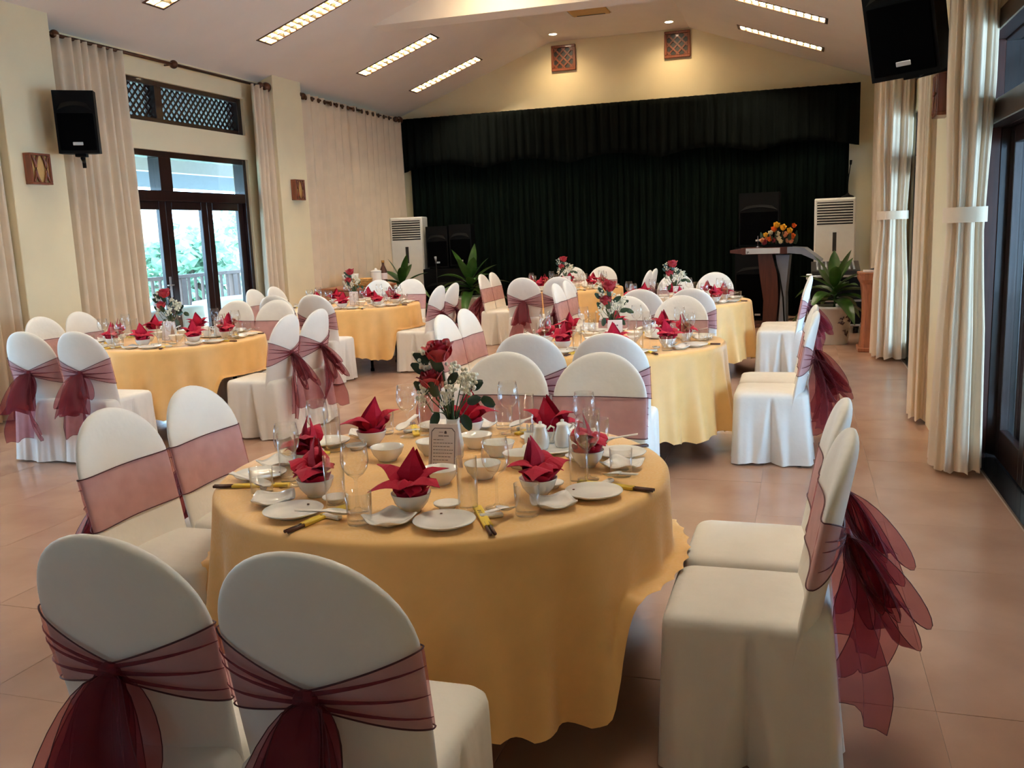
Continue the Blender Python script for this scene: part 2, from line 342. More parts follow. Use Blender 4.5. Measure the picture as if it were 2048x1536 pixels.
# ---- glazed doors with transom and lattice
def bars(b, x, t, rects, mi=0):
    for y0, y1, z0, z1 in rects: b.bevbox((x-t/2, y0, z0), (x+t/2, y1, z1), 0.004, mi)
def door_unit(n, x, y0, y1, inward, detail=True):
    root = put('door_%d' % n, None); tag(root, kind='structure')
    fr = MB(); t = 0.16
    bars(fr, x, t, [(y0, y0+.07, 0, 2.68), (y1-.07, y1, 0, 2.68), (y0+.07, y1-.07, 2.61, 2.68), (y0+.07, y1-.07, 2.10, 2.22)])
    ym = (y0+y1)/2
    bars(fr, x, t, [(ym-.11, ym+.11, 2.22, 2.61)])
    fr.build('frame', 'wood', root)
    for a, b in ((y0+.07, ym-.11), (ym+.11, y1-.07)):
        MB().box((x-.004, a, 2.22), (x+.004, b, 2.61)).build('transom_pane', 'pane', root)
    lw = (y1-y0-.14)/4
    for k in range(4):
        a = y0+.07+k*lw; b = a+lw
        leaf = MB(); bars(leaf, x, 0.05, [(a+.003, a+.115, .02, 2.10), (b-.115, b-.003, .02, 2.10), (a+.115, b-.115, 2.0, 2.10), (a+.115, b-.115, .02, .22)])
        lo = leaf.build('door_leaf', 'wood', root)
        MB().box((x-.004, a+.115, .22), (x+.004, b-.115, 2.0)).build('glass_pane', 'pane', lo)
        if k == 1:
            hy = b-.055 if k == 1 else a+.055; xi = x+inward*.03
            h = MB().bevbox((min(xi, xi+inward*.008), hy-.02, .95), (max(xi, xi+inward*.008), hy+.02, 1.2), .003)
            h.tube([(xi, hy, 1.1), (xi+inward*.05, hy, 1.1), (xi+inward*.05, hy+(-.11 if k == 1 else .11), 1.1)], .009, 8)
            h.build('handle', 'steel', lo)
    lat = MB(); bars(lat, x, t, [(y0, y0+.09, 3.0, 3.48), (y1-.09, y1, 3.0, 3.48), (y0+.09, y1-.09, 3.0, 3.055), (y0+.09, y1-.09, 3.425, 3.48), (ym-.06, ym+.06, 3.055, 3.425)])
    lf = lat.build('lattice_frame', 'wood', root)
    js = MB()
    for a, b in ((y0+.09, ym-.06), (ym+.06, y1-.09)):
        za, zb = 3.055, 3.425; h = zb-za
        for sg in (1, -1):
            c = -h
            while c < (b-a):
                s0, s1 = max(0, -c), min(h, (b-a)-c)
                if s1-s0 > 0.03:
                    p = Vector((x+sg*.008, a+c+s0, za+s0 if sg > 0 else zb-s0)); q = Vector((x+sg*.008, a+c+s1, za+s1 if sg > 0 else zb-s1))
                    dr = (q-p).normalized(); nn = dr.cross(Vector((1, 0, 0)))*.011; tx = Vector((.007, 0, 0))
                    m2 = MB() if detail else js
                    m2.add([p-nn-tx, p+nn-tx, q+nn-tx, q-nn-tx, p-nn+tx, p+nn+tx, q+nn+tx, q-nn+tx], [(3, 2, 1, 0), (4, 5, 6, 7), (0, 1, 5, 4), (1, 2, 6, 5), (2, 3, 7, 6), (3, 0, 4, 7)], 0, False)
                    if detail: m2.build('slat', 'wood', lf)
                c += 0.098
    if not detail: tag(js.build('slat', 'wood', lf), kind='stuff')
    return root
XLD, XRD = XL-0.12, XR+0.10
door_unit(1, XLD, 7.6, 10.95, 1)
door_unit(2, XLD, 3.25, 6.45, 1, False); door_unit(4, XLD, 12.3, 15.4, 1, False)
door_unit(5, XRD, 3.25, 6.45, -1, False); door_unit(6, XRD, 7.6, 10.95, -1, False); door_unit(8, XRD, 12.3, 15.4, -1, False); door_unit(3, XLD, -5.8, -3.9, 1, False); door_unit(7, XRD, -5.8, -3.9, -1, False)  # last two glaze the unseen openings added for fill light
# dark wooden linings of the near opening by the curtain, plus an added screen
tag(MB().bevbox((1.07, 6.36, 0.0), (XRD-.08, 6.45, 2.72), .006).build('trim_8', 'lacquer'), kind='structure')
tag(MB().bevbox((XRD+.09, 6.30, 0.0), (2.35, 6.36, 3.3), .006).build('trim_11', 'black'), kind='structure')  # black screen added outside, standing in for a dark opened door leaf
tag(MB().bevbox((1.07, 3.25, 2.1), (XRD-.08, 6.36, 2.24), .006).build('trim_9', 'wood'), kind='structure')
tag(MB().bevbox((1.07, 3.25, 2.62), (XRD-.08, 6.36, 2.74), .006).build('trim_10', 'wood'), kind='structure')

# ------------------------------------------------------------------ outside the doors
tag(MB().box((-13, -8, -0.2), (XL-.3, 26, -0.02)).build('ground', 'deck'), kind='structure')
tag(MB().box((XR+.45, -8, -0.2), (9, 26, -0.02)).build('ground_right', 'deck'), kind='structure')
tag(MB().box((-90, -60, -1.2), (-13, 90, -1.0)).build('lawn', 'grass'), kind='structure')
# canopy with a beam: balcony roof on the left, added light blocker right
def canopy(name, xw, xe):
    c = tag(MB().prism([(xw, 3.46), (xe, 2.56), (xe, 2.66), (xw, 3.60)], 1, -7, 22).build(name, 'soffit'), kind='structure')
    xm_ = xw*.35+xe*.65; MB().box((min(xm_-.08, xm_+.08), -7, 2.70), (max(xm_-.08, xm_+.08), 22, 2.90)).build('beam', 'house', c)
    return c
canopy('roof_left', XL-.27, -10.6); canopy('added_roof_right', XR+.27, 5.6)  # right one is unseen, added to cut daylight on the floor
rl = thing('balcony_railing', 'dark wooden balcony railing outside the glass doors', 'railing', (-10.2, 0, 0))
MB().box((-.035, 4, 1.0), (.035, 20, 1.06)).build('top_rail', 'rail', rl)
MB().box((-.025, 4, .46), (.025, 20, .51)).build('bottom_rail', 'rail', rl)
post_me = MB().bevbox((-.05, -.075, -.02), (.05, .075, 1.0), .006).mesh('post', 'rail'); bal_me = MB().box((-.018, -.022, .51), (.018, .022, 1.0)).mesh('baluster', 'rail')
for k in range(11): put('post', post_me, rl, (0, 4.2+1.5*k, 0))
for k in range(82):
    y = 4.2+.1875*k
    if k % 8: put('baluster', bal_me, rl, (0, y, 0))
def house(x, y, wx, wy, h, rh, lab):
    r = thing('house', lab, 'house', (x, y, -1))
    MB().box((-wx/2, -wy/2, 0), (wx/2, wy/2, h)).build('wall', 'house', r)
    MB().prism([(-wy/2-.5, h), (wy/2+.5, h), (0, h+rh)], 0, -wx/2-.4, wx/2+.4).build('roof', 'roof', r)
    for k in range(3):
        yy = -wy/2+wy*(k+.5)/3
        MB().box((wx/2-.02, yy-.4, .9), (wx/2+.03, yy+.4, 2.1)).build('window', 'slot', r)
house(-22, 21.5, 6, 7.5, 2.6, 1.7, 'white bungalow with tall orange gable roof beyond the balcony')
r = thing('house', 'long low building with a flat band of orange roof beyond the balcony', 'house', (-26, 36, -1))
MB().box((-3, -9, 0), (3, 9, 2.2)).build('wall', 'house', r); MB().prism([(-4, 2.1), (4, 2.1), (2.6, 3.0), (-2.6, 3.0)], 1, -9.5, 9.5).build('roof', 'roof', r)
def tree(x, y, h, cr_, seed, lab, z0=-1):
    rd = random.Random(seed); r = thing('tree', lab, 'tree', (x, y, z0), 0, 'trees beyond the balcony')
    b = MB(); b.tube([(0, 0, 0), (.1, .05, h*.35), (0, .1, h*.7)], [.22, .16, .07], 8)
    for k in range(7):
        a = rd.uniform(0, 6.28); z = h*rd.uniform(.35, .6); b.tube([(0, .05, z), (cos(a)*cr_*.4, sin(a)*cr_*.4, z+h*.12), (cos(a)*cr_*.75, sin(a)*cr_*.75, z+h*.22)], [.07, .05, .02], 5)
    b.build('trunk', 'bark', r)
    c = MB()
    for k in range(1500):
        a, t = rd.uniform(0, 6.28), rd.uniform(-1, 1); rr = cr_*rd.uniform(.35, 1)**.5*(1+.25*sin(3*a+seed)+.2*sin(5*t+2*a)); q = sqrt(1-t*t)
        p = Vector((rr*q*cos(a), rr*q*sin(a), h*.66+rr*t*.8)); d1 = Vector((rd.gauss(0, 1), rd.gauss(0, 1), rd.gauss(0, .6))).normalized(); d2 = d1.cross(Vector((rd.gauss(0, 1), rd.gauss(0, 1), rd.gauss(0, 1)))).normalized()
        s_ = .20*rd.uniform(.6, 1.3); c.add([p-d1*s_, p+d2*s_*.45, p+d1*s_, p-d2*s_*.45], [(0, 1, 2, 3)], 0, False)
    tag(c.build('crown', 'tree', r), kind='stuff')
tree(-15.8, 27.6, 5.0, 2.2, 1, 'rounded leafy tree rising beside the orange gable roof')
tree(-19.5, 31.0, 4.2, 1.9, 2, 'low bushy tree in front of the long orange roof')
tree(-14.6, 19.2, 2.8, 1.25, 3, 'round shrub-like tree just over the balcony railing')
tree(-13.2, 22.0, 2.7, 1.1, 4, 'wide low tree behind the railing, middle door pane')
tree(-12.4, 25.6, 2.6, 1.3, 5, 'small tree behind the railing in the farthest door pane')
tree(-32, 50, 6.0, 2.8, 6, 'tall distant tree above the long orange roof')
def out_table(x, y, mat, lab):
    r = thing('outdoor_table', lab, 'table', (x, y, -.02))
    b = MB()
    def fn(u, v):
        a = 2*PI*u; e = .5
        px = abs(cos(a))**e*(1 if cos(a) > 0 else -1); py = abs(sin(a))**e*(1 if sin(a) > 0 else -1)
        if v < .25: q = v/.25; return (px*.45*q, py*.75*q, .74)
        q = (v-.25)/.75; f = 1+.05*q*(1+sin(11*a))*.5; return (px*.46*f, py*.76*f, .74-.72*q)
    b.grid(fn, 72, 12, True); b.build('table_cover', mat, r)
    MB().lathe([(.3, 0.0), (.3, .03), (.04, .06), (.04, .7)], 16).build('pedestal', 'steel', r)
out_table(-8.55, 10.35, 'linen_white', 'white draped table on the balcony behind the first pane')
out_table(-8.55, 12.4, 'linen_white', 'white draped table on the balcony behind the middle pane')
out_table(-8.3, 14.6, 'linen_grey', 'slate grey draped table on the balcony by the last pane')

# ------------------------------------------------------------------ curtains and rods
def curtain(name, label, x, y0, y1, nf, amp, ztop=3.66, zbot=.03, tie=None, seed=0, rings=0, squeeze=.55, lean=0.0, group=None, mat='curtain'):
    rd = random.Random(seed); ph = [rd.uniform(0, 6.28) for _ in range(4)]
    ym, hw = (y0+y1)/2, (y1-y0)/2
    def fn(u, v):
        z = ztop+(zbot-ztop)*v; w = 1.0+.06*v; a = amp*(1+.25*v); sh = 0
        if tie:
            d = (z-tie)/.9; g = math.exp(-d*d) if z > tie else math.exp(-(d*.75)**2)
            w *= 1-(1-squeeze)*g; sh = lean*g; a *= 1-.25*g
        uu = u+.018*sin(5*u*PI+ph[0])+.01*v*sin(9*u+ph[1])
        xx = x+a*(sin(2*PI*nf*uu+ph[2])+.25*sin(4*PI*nf*uu+ph[3]+v*1.5))+.012*sin(3*v+7*u)
        return (xx, ym+sh+hw*w*(2*u-1), z)
    root = MB().grid(fn, nf*10+1, 22).build(name, mat)
    md = root.modifiers.new('cloth_thickness', 'SOLIDIFY'); md.thickness = .004; md.offset = 0
    tag(root, label, 'curtain', group)
    if tie:
        def ft(u, v):
            a = 2*PI*u; e = .6
            px = abs(cos(a))**e*(1 if cos(a) > 0 else -1); py = abs(sin(a))**e*(1 if sin(a) > 0 else -1)
            return (x+px*(amp*1.15+.02), ym+lean+py*(hw*squeeze*1.04+.012), tie+.04-.08*v)
        MB().grid(ft, 40, 4, True).build('tie_band', mat, root)
    if rings:
        me = MB().lathe([(.030, -.008), (.036, -.004), (.036, .006), (.026, .008)], 14, capt=True).mesh('grommet', 'bronze')
        for k in range(rings):
            y = y0+(y1-y0)*(k+.5)/rings; o = put('grommet', me, root, (x+amp+.018, y, ztop-.06)); o.rotation_euler = (0, PI/2, 0)
    return root
curtain('curtain', 'beige curtain gathered before the near end of the glass doors, behind the wall speaker', XL+.16, 7.5, 8.5, 8, .042, seed=1)
curtain('curtain', 'narrow beige curtain at the far end of the glass doors', XL+.16, 10.9, 11.36, 4, .045, seed=2)
curtain('curtain', 'wide closed beige curtain nearest the left end of the black drape', XL+.17, 12.14, 13.84, 7, .035, ztop=3.70, seed=3, rings=9)
curtain('curtain', 'closed beige curtain touching the left end of the black drape', XL+.17, 13.94, 15.62, 7, .035, ztop=3.70, seed=4, rings=8)
curtain('curtain', 'beige curtain left of the pillar with the wall speaker and oval sconce', XL+.16, 5.75, 6.7, 8, .05, seed=5)
def bunch(label, x, y, rx, ry, lobes, tie=None, seed=0, ztop=3.66, flare=.22):
    rd = random.Random(seed); ph = rd.uniform(0, 6.28); p2 = rd.uniform(0, 6.28)
    def shape(z):
        if tie is None: return 1+.08*(ztop-z)/ztop
        d = abs(z-tie); return .80+.20*min(1, d/.7)**1.3+(flare*((tie-z)/tie)**1.5 if z < tie else .04)
    def fn(u, v):
        z = ztop+(.03-ztop)*v; a = 2*PI*u; f = shape(z); am = .13*(.75+.5*v)
        w = 1+am*sin(lobes*a+ph+.5*sin(2*a+p2))+.05*sin(2.3*lobes*a+3*v)
        e = .75; px = abs(cos(a))**e*(1 if cos(a) > 0 else -1); py = abs(sin(a))**e*(1 if sin(a) > 0 else -1)
        return (x+rx*f*w*px, y+ry*f*w*py, z+(.012*sin(lobes*a) if v == 1 else 0))
    root = MB().grid(fn, 168, 26, True).build('curtain', 'curtain'); tag(root, label, 'curtain')
    if tie:
        MB().grid(lambda u, v: (x+(rx*.98+.012)*abs(cos(2*PI*u))**.75*(1 if cos(2*PI*u) > 0 else -1), y+(ry*.98+.012)*abs(sin(2*PI*u))**.75*(1 if sin(2*PI*u) > 0 else -1), tie+.045-.09*v), 48, 4, True).build('tie_band', 'curtain', root)
    return root
bunch('tied bluish-lit beige curtain beside the dark door frame, right of the room', .945, 6.12, .105, .20, 11, 1.58, 6)
bunch('beige curtain just beyond the right pillar with the sconce', .94, 7.58, .095, .17, 9, None, 7)
bunch('tied beige curtain with bright window edge, beside the wooden pedestal', .97, 10.98, .15, .26, 11, 1.6, 8, flare=.1)
curtain('curtain', 'beige curtain against the white wall behind the potted plant', 1.04, 12.35, 12.85, 5, .04, seed=9)
curtain('curtain', 'closed beige curtain in the corner behind the right air conditioner', 1.06, 13.0, 15.3, 12, .03, seed=10)
def rod(label, x, y0, y1, z=3.665, sgn=1):
    r = thing('curtain_rod', label, 'curtain rod', (x, y0, z))
    L_ = y1-y0
    MB().tube([(0, 0, 0), (0, L_, 0)], .019, 10).build('pole', 'bronze', r)
    fm = MB().lathe([(.016, -.075), (.034, -.055), (.066, -.018), (.066, .02), (.04, .06), (.0, .075)], 16).mesh('finial', 'bronze')
    for y in (-.05, L_+.05):
        o = put('finial', fm, r, (0, y, 0)); o.rotation_euler = (PI/2, 0, 0)
    bm_ = MB().tube([(0, 0, 0), (-sgn*.13, 0, .0)], .011, 8).ball((0, 0, 0), .05, 12, 8).mesh('bracket', 'bronze')
    for y in (.1, L_/2, L_-.1): put('bracket', bm_, r, (0, y, 0))
rod('bronze curtain rod with round finials above the glass doors', XL+.16, 7.45, 11.25)
rod('bronze curtain rod of the closed curtains by the stage', XL+.17, 12.15, 15.6)
rod('bronze curtain rod above the right windows near the drape', 1.0, 7.5, 11.2, sgn=-1)
rod('bronze curtain rod on the right wall beside the hanging speaker', 1.0, 3.2, 6.4, sgn=-1)

# stage drape: pleated back curtain and valance
def drape(name, label, y, x0, x1, z0, z1, n, amp, seed, wavy=0.0, mat='velvet'):
    rd = random.Random(seed); p = [rd.uniform(0, 6.28) for _ in range(3)]
    def fn(u, v):
        uu = u+.006*sin(23*u+p[0]); z = z1+(z0+wavy*abs(sin(PI*5*u))-z1)*v
        return (x0+(x1-x0)*u, y+amp*(.4+.6*v)*sin(2*PI*n*uu+p[1])+amp*.4*sin(2*PI*n*2.3*uu+p[2]), z)
    o = MB().grid(fn, n*8+1, 10).build(name, mat); md = o.modifiers.new('cloth_thickness', 'SOLIDIFY'); md.thickness = .005
    return tag(o, label, 'drape')
drape('stage_drape', 'floor-length black green pleated drape across the stage wall', 15.86, -6.95, .72, .02, 3.2, 56, .045, 1)
drape('stage_valance', 'black valance hanging along the top of the stage drape', 15.70, -7.02, .86, 2.72, 3.68, 44, .03, 2, .12, 'valance')

# ------------------------------------------------------------------ ceiling lamps, downlights, cassette, wall panels
LB, DEP = 13, .09
def troffer(y, xa_, xb_, side, label, group):
    sl = KS if side == 'l' else -KS
    t = Vector((1, 0, sl)).normalized(); n = Vector((-sl, 0, 1)).normalized()
    L_ = (xb_-xa_)*sqrt(1+sl*sl); xm = (xa_+xb_)/2; z = zl(xm) if side == 'l' else zr(xm)
    r = thing('ceiling_lamp', label, 'ceiling lamp', (0, 0, 0), 0, group)
    r.matrix_world = Matrix(((t.x, 0, n.x, xm), (0, 1, 0, y), (t.z, 0, n.z, z), (0, 0, 0, 1)))
    if not TROF: troffer_parts(L_)
    for nm, me, lc in TROF: put(nm, me, r, lc)
def troffer_parts(L_):
    h = L_/2-.004; w = HW-.004
    fr = MB()
    for a, b in (((-h-.02, -w-.02, -.006), (h+.02, -w+.008, .004)), ((-h-.02, w-.008, -.006), (h+.02, w+.02, .004)), ((-h-.02, -w, -.006), (-h+.008, w, .004)), ((h-.008, -w, -.006), (h+.02, w, .004))): fr.box(a, b)
    TROF.append(('frame', fr.mesh('frame', 'bronze'), (0, 0, 0)))
    TROF.append(('housing', MB().box((-h, -w, DEP), (h, w, DEP+.01)).box((-h, -w, 0), (-h+.004, w, DEP)).box((h-.004, -w, 0), (h, w, DEP)).box((-h, -w, 0), (h, -w+.004, DEP)).box((-h, w-.004, 0), (h, w, DEP)).mesh('housing', 'reflector'), (0, 0, 0)))
    tm = MB().tube([(-h+.03, 0, DEP*.62), (h-.03, 0, DEP*.62)], .0135, 10).mesh('tube', 'tube')
    for s_ in (-1, 1): TROF.append(('tube', tm, (0, s_*w/2, 0)))
    TROF.append(('divider', MB().prism([(-.010, 0), (.010, 0), (.002, .06), (-.002, .06)], 0, -h, h).mesh('divider', 'reflector'), (0, 0, 0)))
    bl = MB().prism([(-.004, 0), (.004, 0), (.026, .045), (.022, .05), (-.022, .05), (-.026, .045)], 1, -w/2+.011, w/2-.011).mesh('louver_blade', 'reflector')
    for k in range(1, LB):
        for s_ in (-1, 1): TROF.append(('louver_blade', bl, (-h+2*h*k/LB, s_*w/2, 0)))
TROF = []
names_l = ['lit louvred lamp cut off by the top edge over the glass doors', 'largest lit louvred lamp on the left slope above the curtain rod', 'lit louvred lamp on the left slope, second from the stage wall', 'lit louvred lamp on the left slope nearest the stage wall',
           'louvred lamp on the left slope over the nearer windows', 'louvred lamp on the left slope beside the camera', 'louvred lamp on the left slope behind the camera']
names_r = ['pale louvred lamp on the right slope, second from the stage wall', 'pale louvred lamp on the right slope nearest the stage wall', 'louvred lamp on the right slope before the cross beam',
           'louvred lamp on the right slope over the sconce pillar', 'louvred lamp on the right slope over the nearer right window', 'louvred lamp on the right slope beside the camera', 'louvred lamp on the right slope behind the camera']
for (y, a, b), nm in zip(LEFT_LAMPS, names_l): troffer(y, a, b, 'l', nm, 'louvred ceiling lamps')
for (y, a, b), nm in zip(RIGHT_LAMPS, names_r): troffer(y, a, b, 'r', nm, 'louvred ceiling lamps')

dl_trim = MB().lathe([(.06, .0), (.085, -.008), (.09, 0)], 24, capb=False).mesh('trim_ring', 'ac')
dl_face = MB().lathe([(.0, -.004), (.06, -.003)], 24, capb=False).mesh('lamp_face', 'lamp_face')
def downlight(x, y, label, power, aim):
    r = thing('downlight', label, 'downlight', (x, y, ZF), 0, 'round downlights'); put('trim_ring', dl_trim, r, (0, 0, 0)); put('lamp_face', dl_face, r, (0, 0, 0))
    ld = bpy.data.lights.new('downlight_lamp', 'SPOT'); ld.energy = power; ld.color = (1, .74, .42); ld.spot_size = 2.5; ld.spot_blend = 1.0; ld.shadow_soft_size = .06
    lo = put('downlight_lamp', ld, r, (0, 0, -.03)); lo.rotation_euler = aim
downlight(-4.02, 15.4, 'glowing downlight above the darker lattice vent near the stage wall', SPOT, (.12, 0, 0))
downlight(-2.08, 15.4, 'glowing downlight above the lighter lattice vent near the stage wall', SPOT, (.12, 0, 0))
downlight(-3.6, 10.6, 'downlight before the cross beam', SPOT*2.2, (.75, 0, 0))
downlight(-2.4, 6.0, 'downlight over the second table', SPOT*.5, (0, 0, 0))
cas = thing('ceiling_cassette', 'square beige air conditioner cassette flush in the flat ceiling', 'air conditioner', (-3.11, 14.03, ZF))
MB().box((-.305, -.305, .02), (.305, .305, .25)).build('body', 'ac', cas); MB().bevbox((-.29, -.29, -.015), (.29, .29, .02), .01).build('panel', 'amber', cas)
for s_ in (-1, 1): MB().box((-.22, s_*.24-.02, -.019), (.22, s_*.24+.02, -.0145)).build('vent_slot', 'slot', cas)

def vent(x, z, label):
    r = thing('lattice_vent', label, 'vent', (x, YB, z), 0, 'wooden lattice vents')
    h = .215; fr = MB()
    for a, b in (((-h, -.05, -h), (h, 0, -h+.045)), ((-h, -.05, h-.045), (h, 0, h)), ((-h, -.05, -h+.045), (-h+.045, 0, h-.045)), ((h-.045, -.05, -h+.045), (h, 0, h-.045))): fr.bevbox(a, b, .006)
    fr.build('frame', 'wood_red', r); MB().box((-h+.02, -.012, -h+.02), (h-.02, -.004, h-.02)).build('backing', 'slot', r)
    k = h-.045
    for sg in (1, -1):
        for c in (-.28, -.14, 0, .14, .28):
            p0, p1 = max(-k, -k-c) if c < 0 else -k, min(k, k-c) if c > 0 else k
            a, b = Vector((p0, -.028+sg*.007, (p0+c)*sg)), Vector((p1, -.028+sg*.007, (p1+c)*sg))
            nn = (b-a).normalized().cross(Vector((0, 1, 0)))*.014; ty = Vector((0, .0065, 0))
            MB().add([a-nn-ty, a+nn-ty, b+nn-ty, b-nn-ty, a-nn+ty, a+nn+ty, b+nn+ty, b-nn+ty], [(3, 2, 1, 0), (4, 5, 6, 7), (0, 1, 5, 4), (1, 2, 6, 5), (2, 3, 7, 6), (3, 0, 4, 7)], 0, False).build('slat', 'wood_red', r)
vent(-3.99, 4.53, 'darker wooden lattice vent on the stage wall under the first downlight')
vent(-2.02, 4.57, 'lighter wooden lattice vent on the stage wall under the second downlight')

def sconce(x, y, z, sgn, label):
    # sgn +1 faces +x
    r = thing('wall_sconce', label, 'wall lamp', (x, y, z), 0 if sgn > 0 else PI, 'wooden wall sconces')
    w, h, d = .125, .145, .085
    fr = MB()
    for a, b in (((0, -w, -h), (d, w, -h+.022)), ((0, -w, h-.022), (d, w, h)), ((0, -w, -h+.022), (d, -w+.02, h-.022)), ((0, w-.02, -h+.022), (d, w, h-.022))): fr.bevbox(a, b, .003)
    for s_ in (-1, 1):     # curved fretwork bars
        for q in (-1, 1):
            pts = [(d-.004, s_*.062+q*(.034*(1-(k/4.5-1)**2)-.034), -h+.022+(2*h-.044)*k/9) for k in range(10)]
            fr.tube(pts, .011, 6)
    fr.build('frame', 'wood_red', r); MB().box((.002, -w+.015, -h+.015), (d-.02, w-.015, h-.015)).build('shade', 'amber', r)
sconce(-6.97, 7.03, 2.34, 1, 'red-brown fretwork sconce on the pillar under the left wall speaker')
sconce(-6.97, 11.75, 2.29, 1, 'small red-brown fretwork sconce beside the closed curtains')
sconce(.93, 6.86, 2.38, -1, 'red-brown sconce on the right pillar half hidden by the curtain')

# ------------------------------------------------------------------ loudspeakers
def speaker(name, label, loc, rot, w=.40, h=.66, d=.36, group=None, mount=None):
    r = thing(name, label, 'loudspeaker', loc, 0, group); r.rotation_euler = rot
    # front face at -y, centred on the box
    poly = [(-w/2, -d/2), (w/2, -d/2), (w/2, d*.1), (w*.3, d/2), (-w*.3, d/2), (-w/2, d*.1)]
    b = MB(); b.prism(poly, 2, -h/2, h/2); b.build('cabinet', 'black', r)
    MB().bevbox((-w/2+.02, -d/2-.012, -h/2+.03), (w/2-.02, -d/2+.002, h*.14), .006).build('grille', 'mesh_black', r)
    hn = MB()
    def fh(u, v):
        x = (u-.5)*(w-.05); return (x*(1-.45*v), -d/2-.003-.014*(1-v)+.012*v, h*.15+.015+.05*(1-(2*u-1)**2)*(1-v)+v*.11+.0)
    hn.grid(fh, 15, 5); hn.build('horn', 'black', r)
    MB().bevbox((-.045, -d/2-.018, -h/2+.075), (.045, -d/2-.012, -h/2+.105), .003).build('badge', 'badge', r)
    if mount:
        m = MB()
        for a, b_ in mount: m.tube([a, b_], .018, 8)
        m.bevbox((-.05, -.1, -h/2-.03), (.05, .08, -h/2), .004)
        m.build('bracket', 'black', r)
    return r
speaker('wall_speaker', 'black loudspeaker mounted on the left pillar above the oval sconce', (-6.70, 7.36, 2.78), (.06, 0, .62), .36, .58, .33,
        mount=[((0, 0, -.33), (-.02, .28, -.36)), ((-.02, .27, -.42), (-.02, .27, -.30))])
speaker('wall_speaker', 'large tilted black loudspeaker hanging from the right pillar', (.635, 6.5, 2.84), (.30, -.05, -.42), .42, .70, .40,
        mount=[((0, 0, -.38), (.16, .25, -.40)), ((.16, .25, -.46), (.16, .25, -.32))])
speaker('stage_speaker', 'black speaker standing before the drape, left of its twin', (-6.12, 15.1, 1.36), (0, 0, .05), .40, .72, .38, 'stage speakers')
speaker('stage_speaker', 'black speaker standing before the drape, beside the tall palm plant', (-5.68, 15.1, 1.38), (0, 0, .05), .40, .72, .38, 'stage speakers')
speaker('stage_subwoofer', 'black bass cabinet under the paired speakers', (-5.9, 15.1, .5), (0, 0, .05), .95, .96, .5)
speaker('stage_speaker', 'black speaker before the drape above the podium flowers', (-.62, 15.25, 1.62), (0, 0, -.1), .62, .84, .40, 'stage speakers')
speaker('stage_subwoofer', 'black bass cabinet on the floor behind the podium', (-.62, 15.25, .6), (0, 0, -.1), .72, 1.16, .5)
ms = thing('microphone_stand', 'thin black microphone stand before the drape', 'microphone stand', (-6.05, 14.68, 0))
MB().tube([(0, 0, .03), (0, 0, 1.12)], .009, 8).lathe([(.13, 0), (.13, .02), (.02, .035)], 20).build('stand', 'black', ms); MB().tube([(0, 0, 1.12), (.0, -.02, 1.2)], [.014, .022], 10).build('microphone', 'steel', ms)

# ------------------------------------------------------------------ air conditioners
def aircon(loc, rz, label):
    r = thing('floor_air_conditioner', label, 'air conditioner', loc, rz, 'standing air conditioners')
    w, d, h = .60, .34, 1.90
    MB().bevbox((-w/2, -d/2, 0), (w/2, d/2, h), .014).build('body', 'ac', r)
    MB().bevbox((-w/2+.012, -d/2-.018, .36), (w/2-.012, -d/2+.002, h-.02), .008).build('front_panel', 'ac', r)
    MB().box((-w/2+.04, -d/2-.021, h-.40), (w/2-.04, -d/2-.016, h-.06)).build('outlet', 'slot', r)
    me = MB().bevbox((-w/2+.042, -.012, -.007), (w/2-.042, .004, .007), .003).mesh('louver', 'ac')
    for k in range(8):
        o = put('louver', me, r, (0, -d/2-.022, h-.085-.0405*k)); o.rotation_euler = (.35, 0, 0)
    MB().bevbox((-.045, -d/2-.022, h-.83), (.045, -d/2-.016, h-.49), .002).build('display_frame', 'ac', r); MB().box((-.028, -d/2-.025, h-.81), (.028, -d/2-.021, h-.52)).build('display', 'slot', r)
    MB().bevbox((-w/2+.012, -d/2-.014, .05), (w/2-.012, -d/2+.002, .345), .006).build('intake', 'ac_grey', r)
    me = MB().box((-w/2+.05, -.004, -.004), (w/2-.05, .002, .004)).mesh('intake_slat', 'ac')
    for k in range(9): put('intake_slat', me, r, (0, -d/2-.016, .08+.028*k))
    MB().bevbox((-w/2-.004, -d/2-.004, 0), (w/2+.004, d/2+.004, .035), .004).build('plinth', 'ac_grey', r)
aircon((-6.72, 15.12, 0), .12, 'white standing air conditioner in the corner by the closed curtains')
aircon((.50, 15.05, 0), -.03, 'white standing air conditioner in the corner behind the potted plant')
gm = thing('gooseneck_microphone', 'black gooseneck microphone standing on the right air conditioner', 'microphone', (.68, 15.05, 1.90))
MB().lathe([(.095, 0), (.09, .02), (.03, .045), (.012, .07)], 20, capt=True).build('base', 'black', gm)
MB().tube([(0, 0, .06), (.005, 0, .3), (.03, 0, .50)], .007, 8).build('neck', 'black', gm); MB().tube([(.03, 0, .49), (.034, 0, .56)], [.016, .02], 10).build('head', 'black', gm)

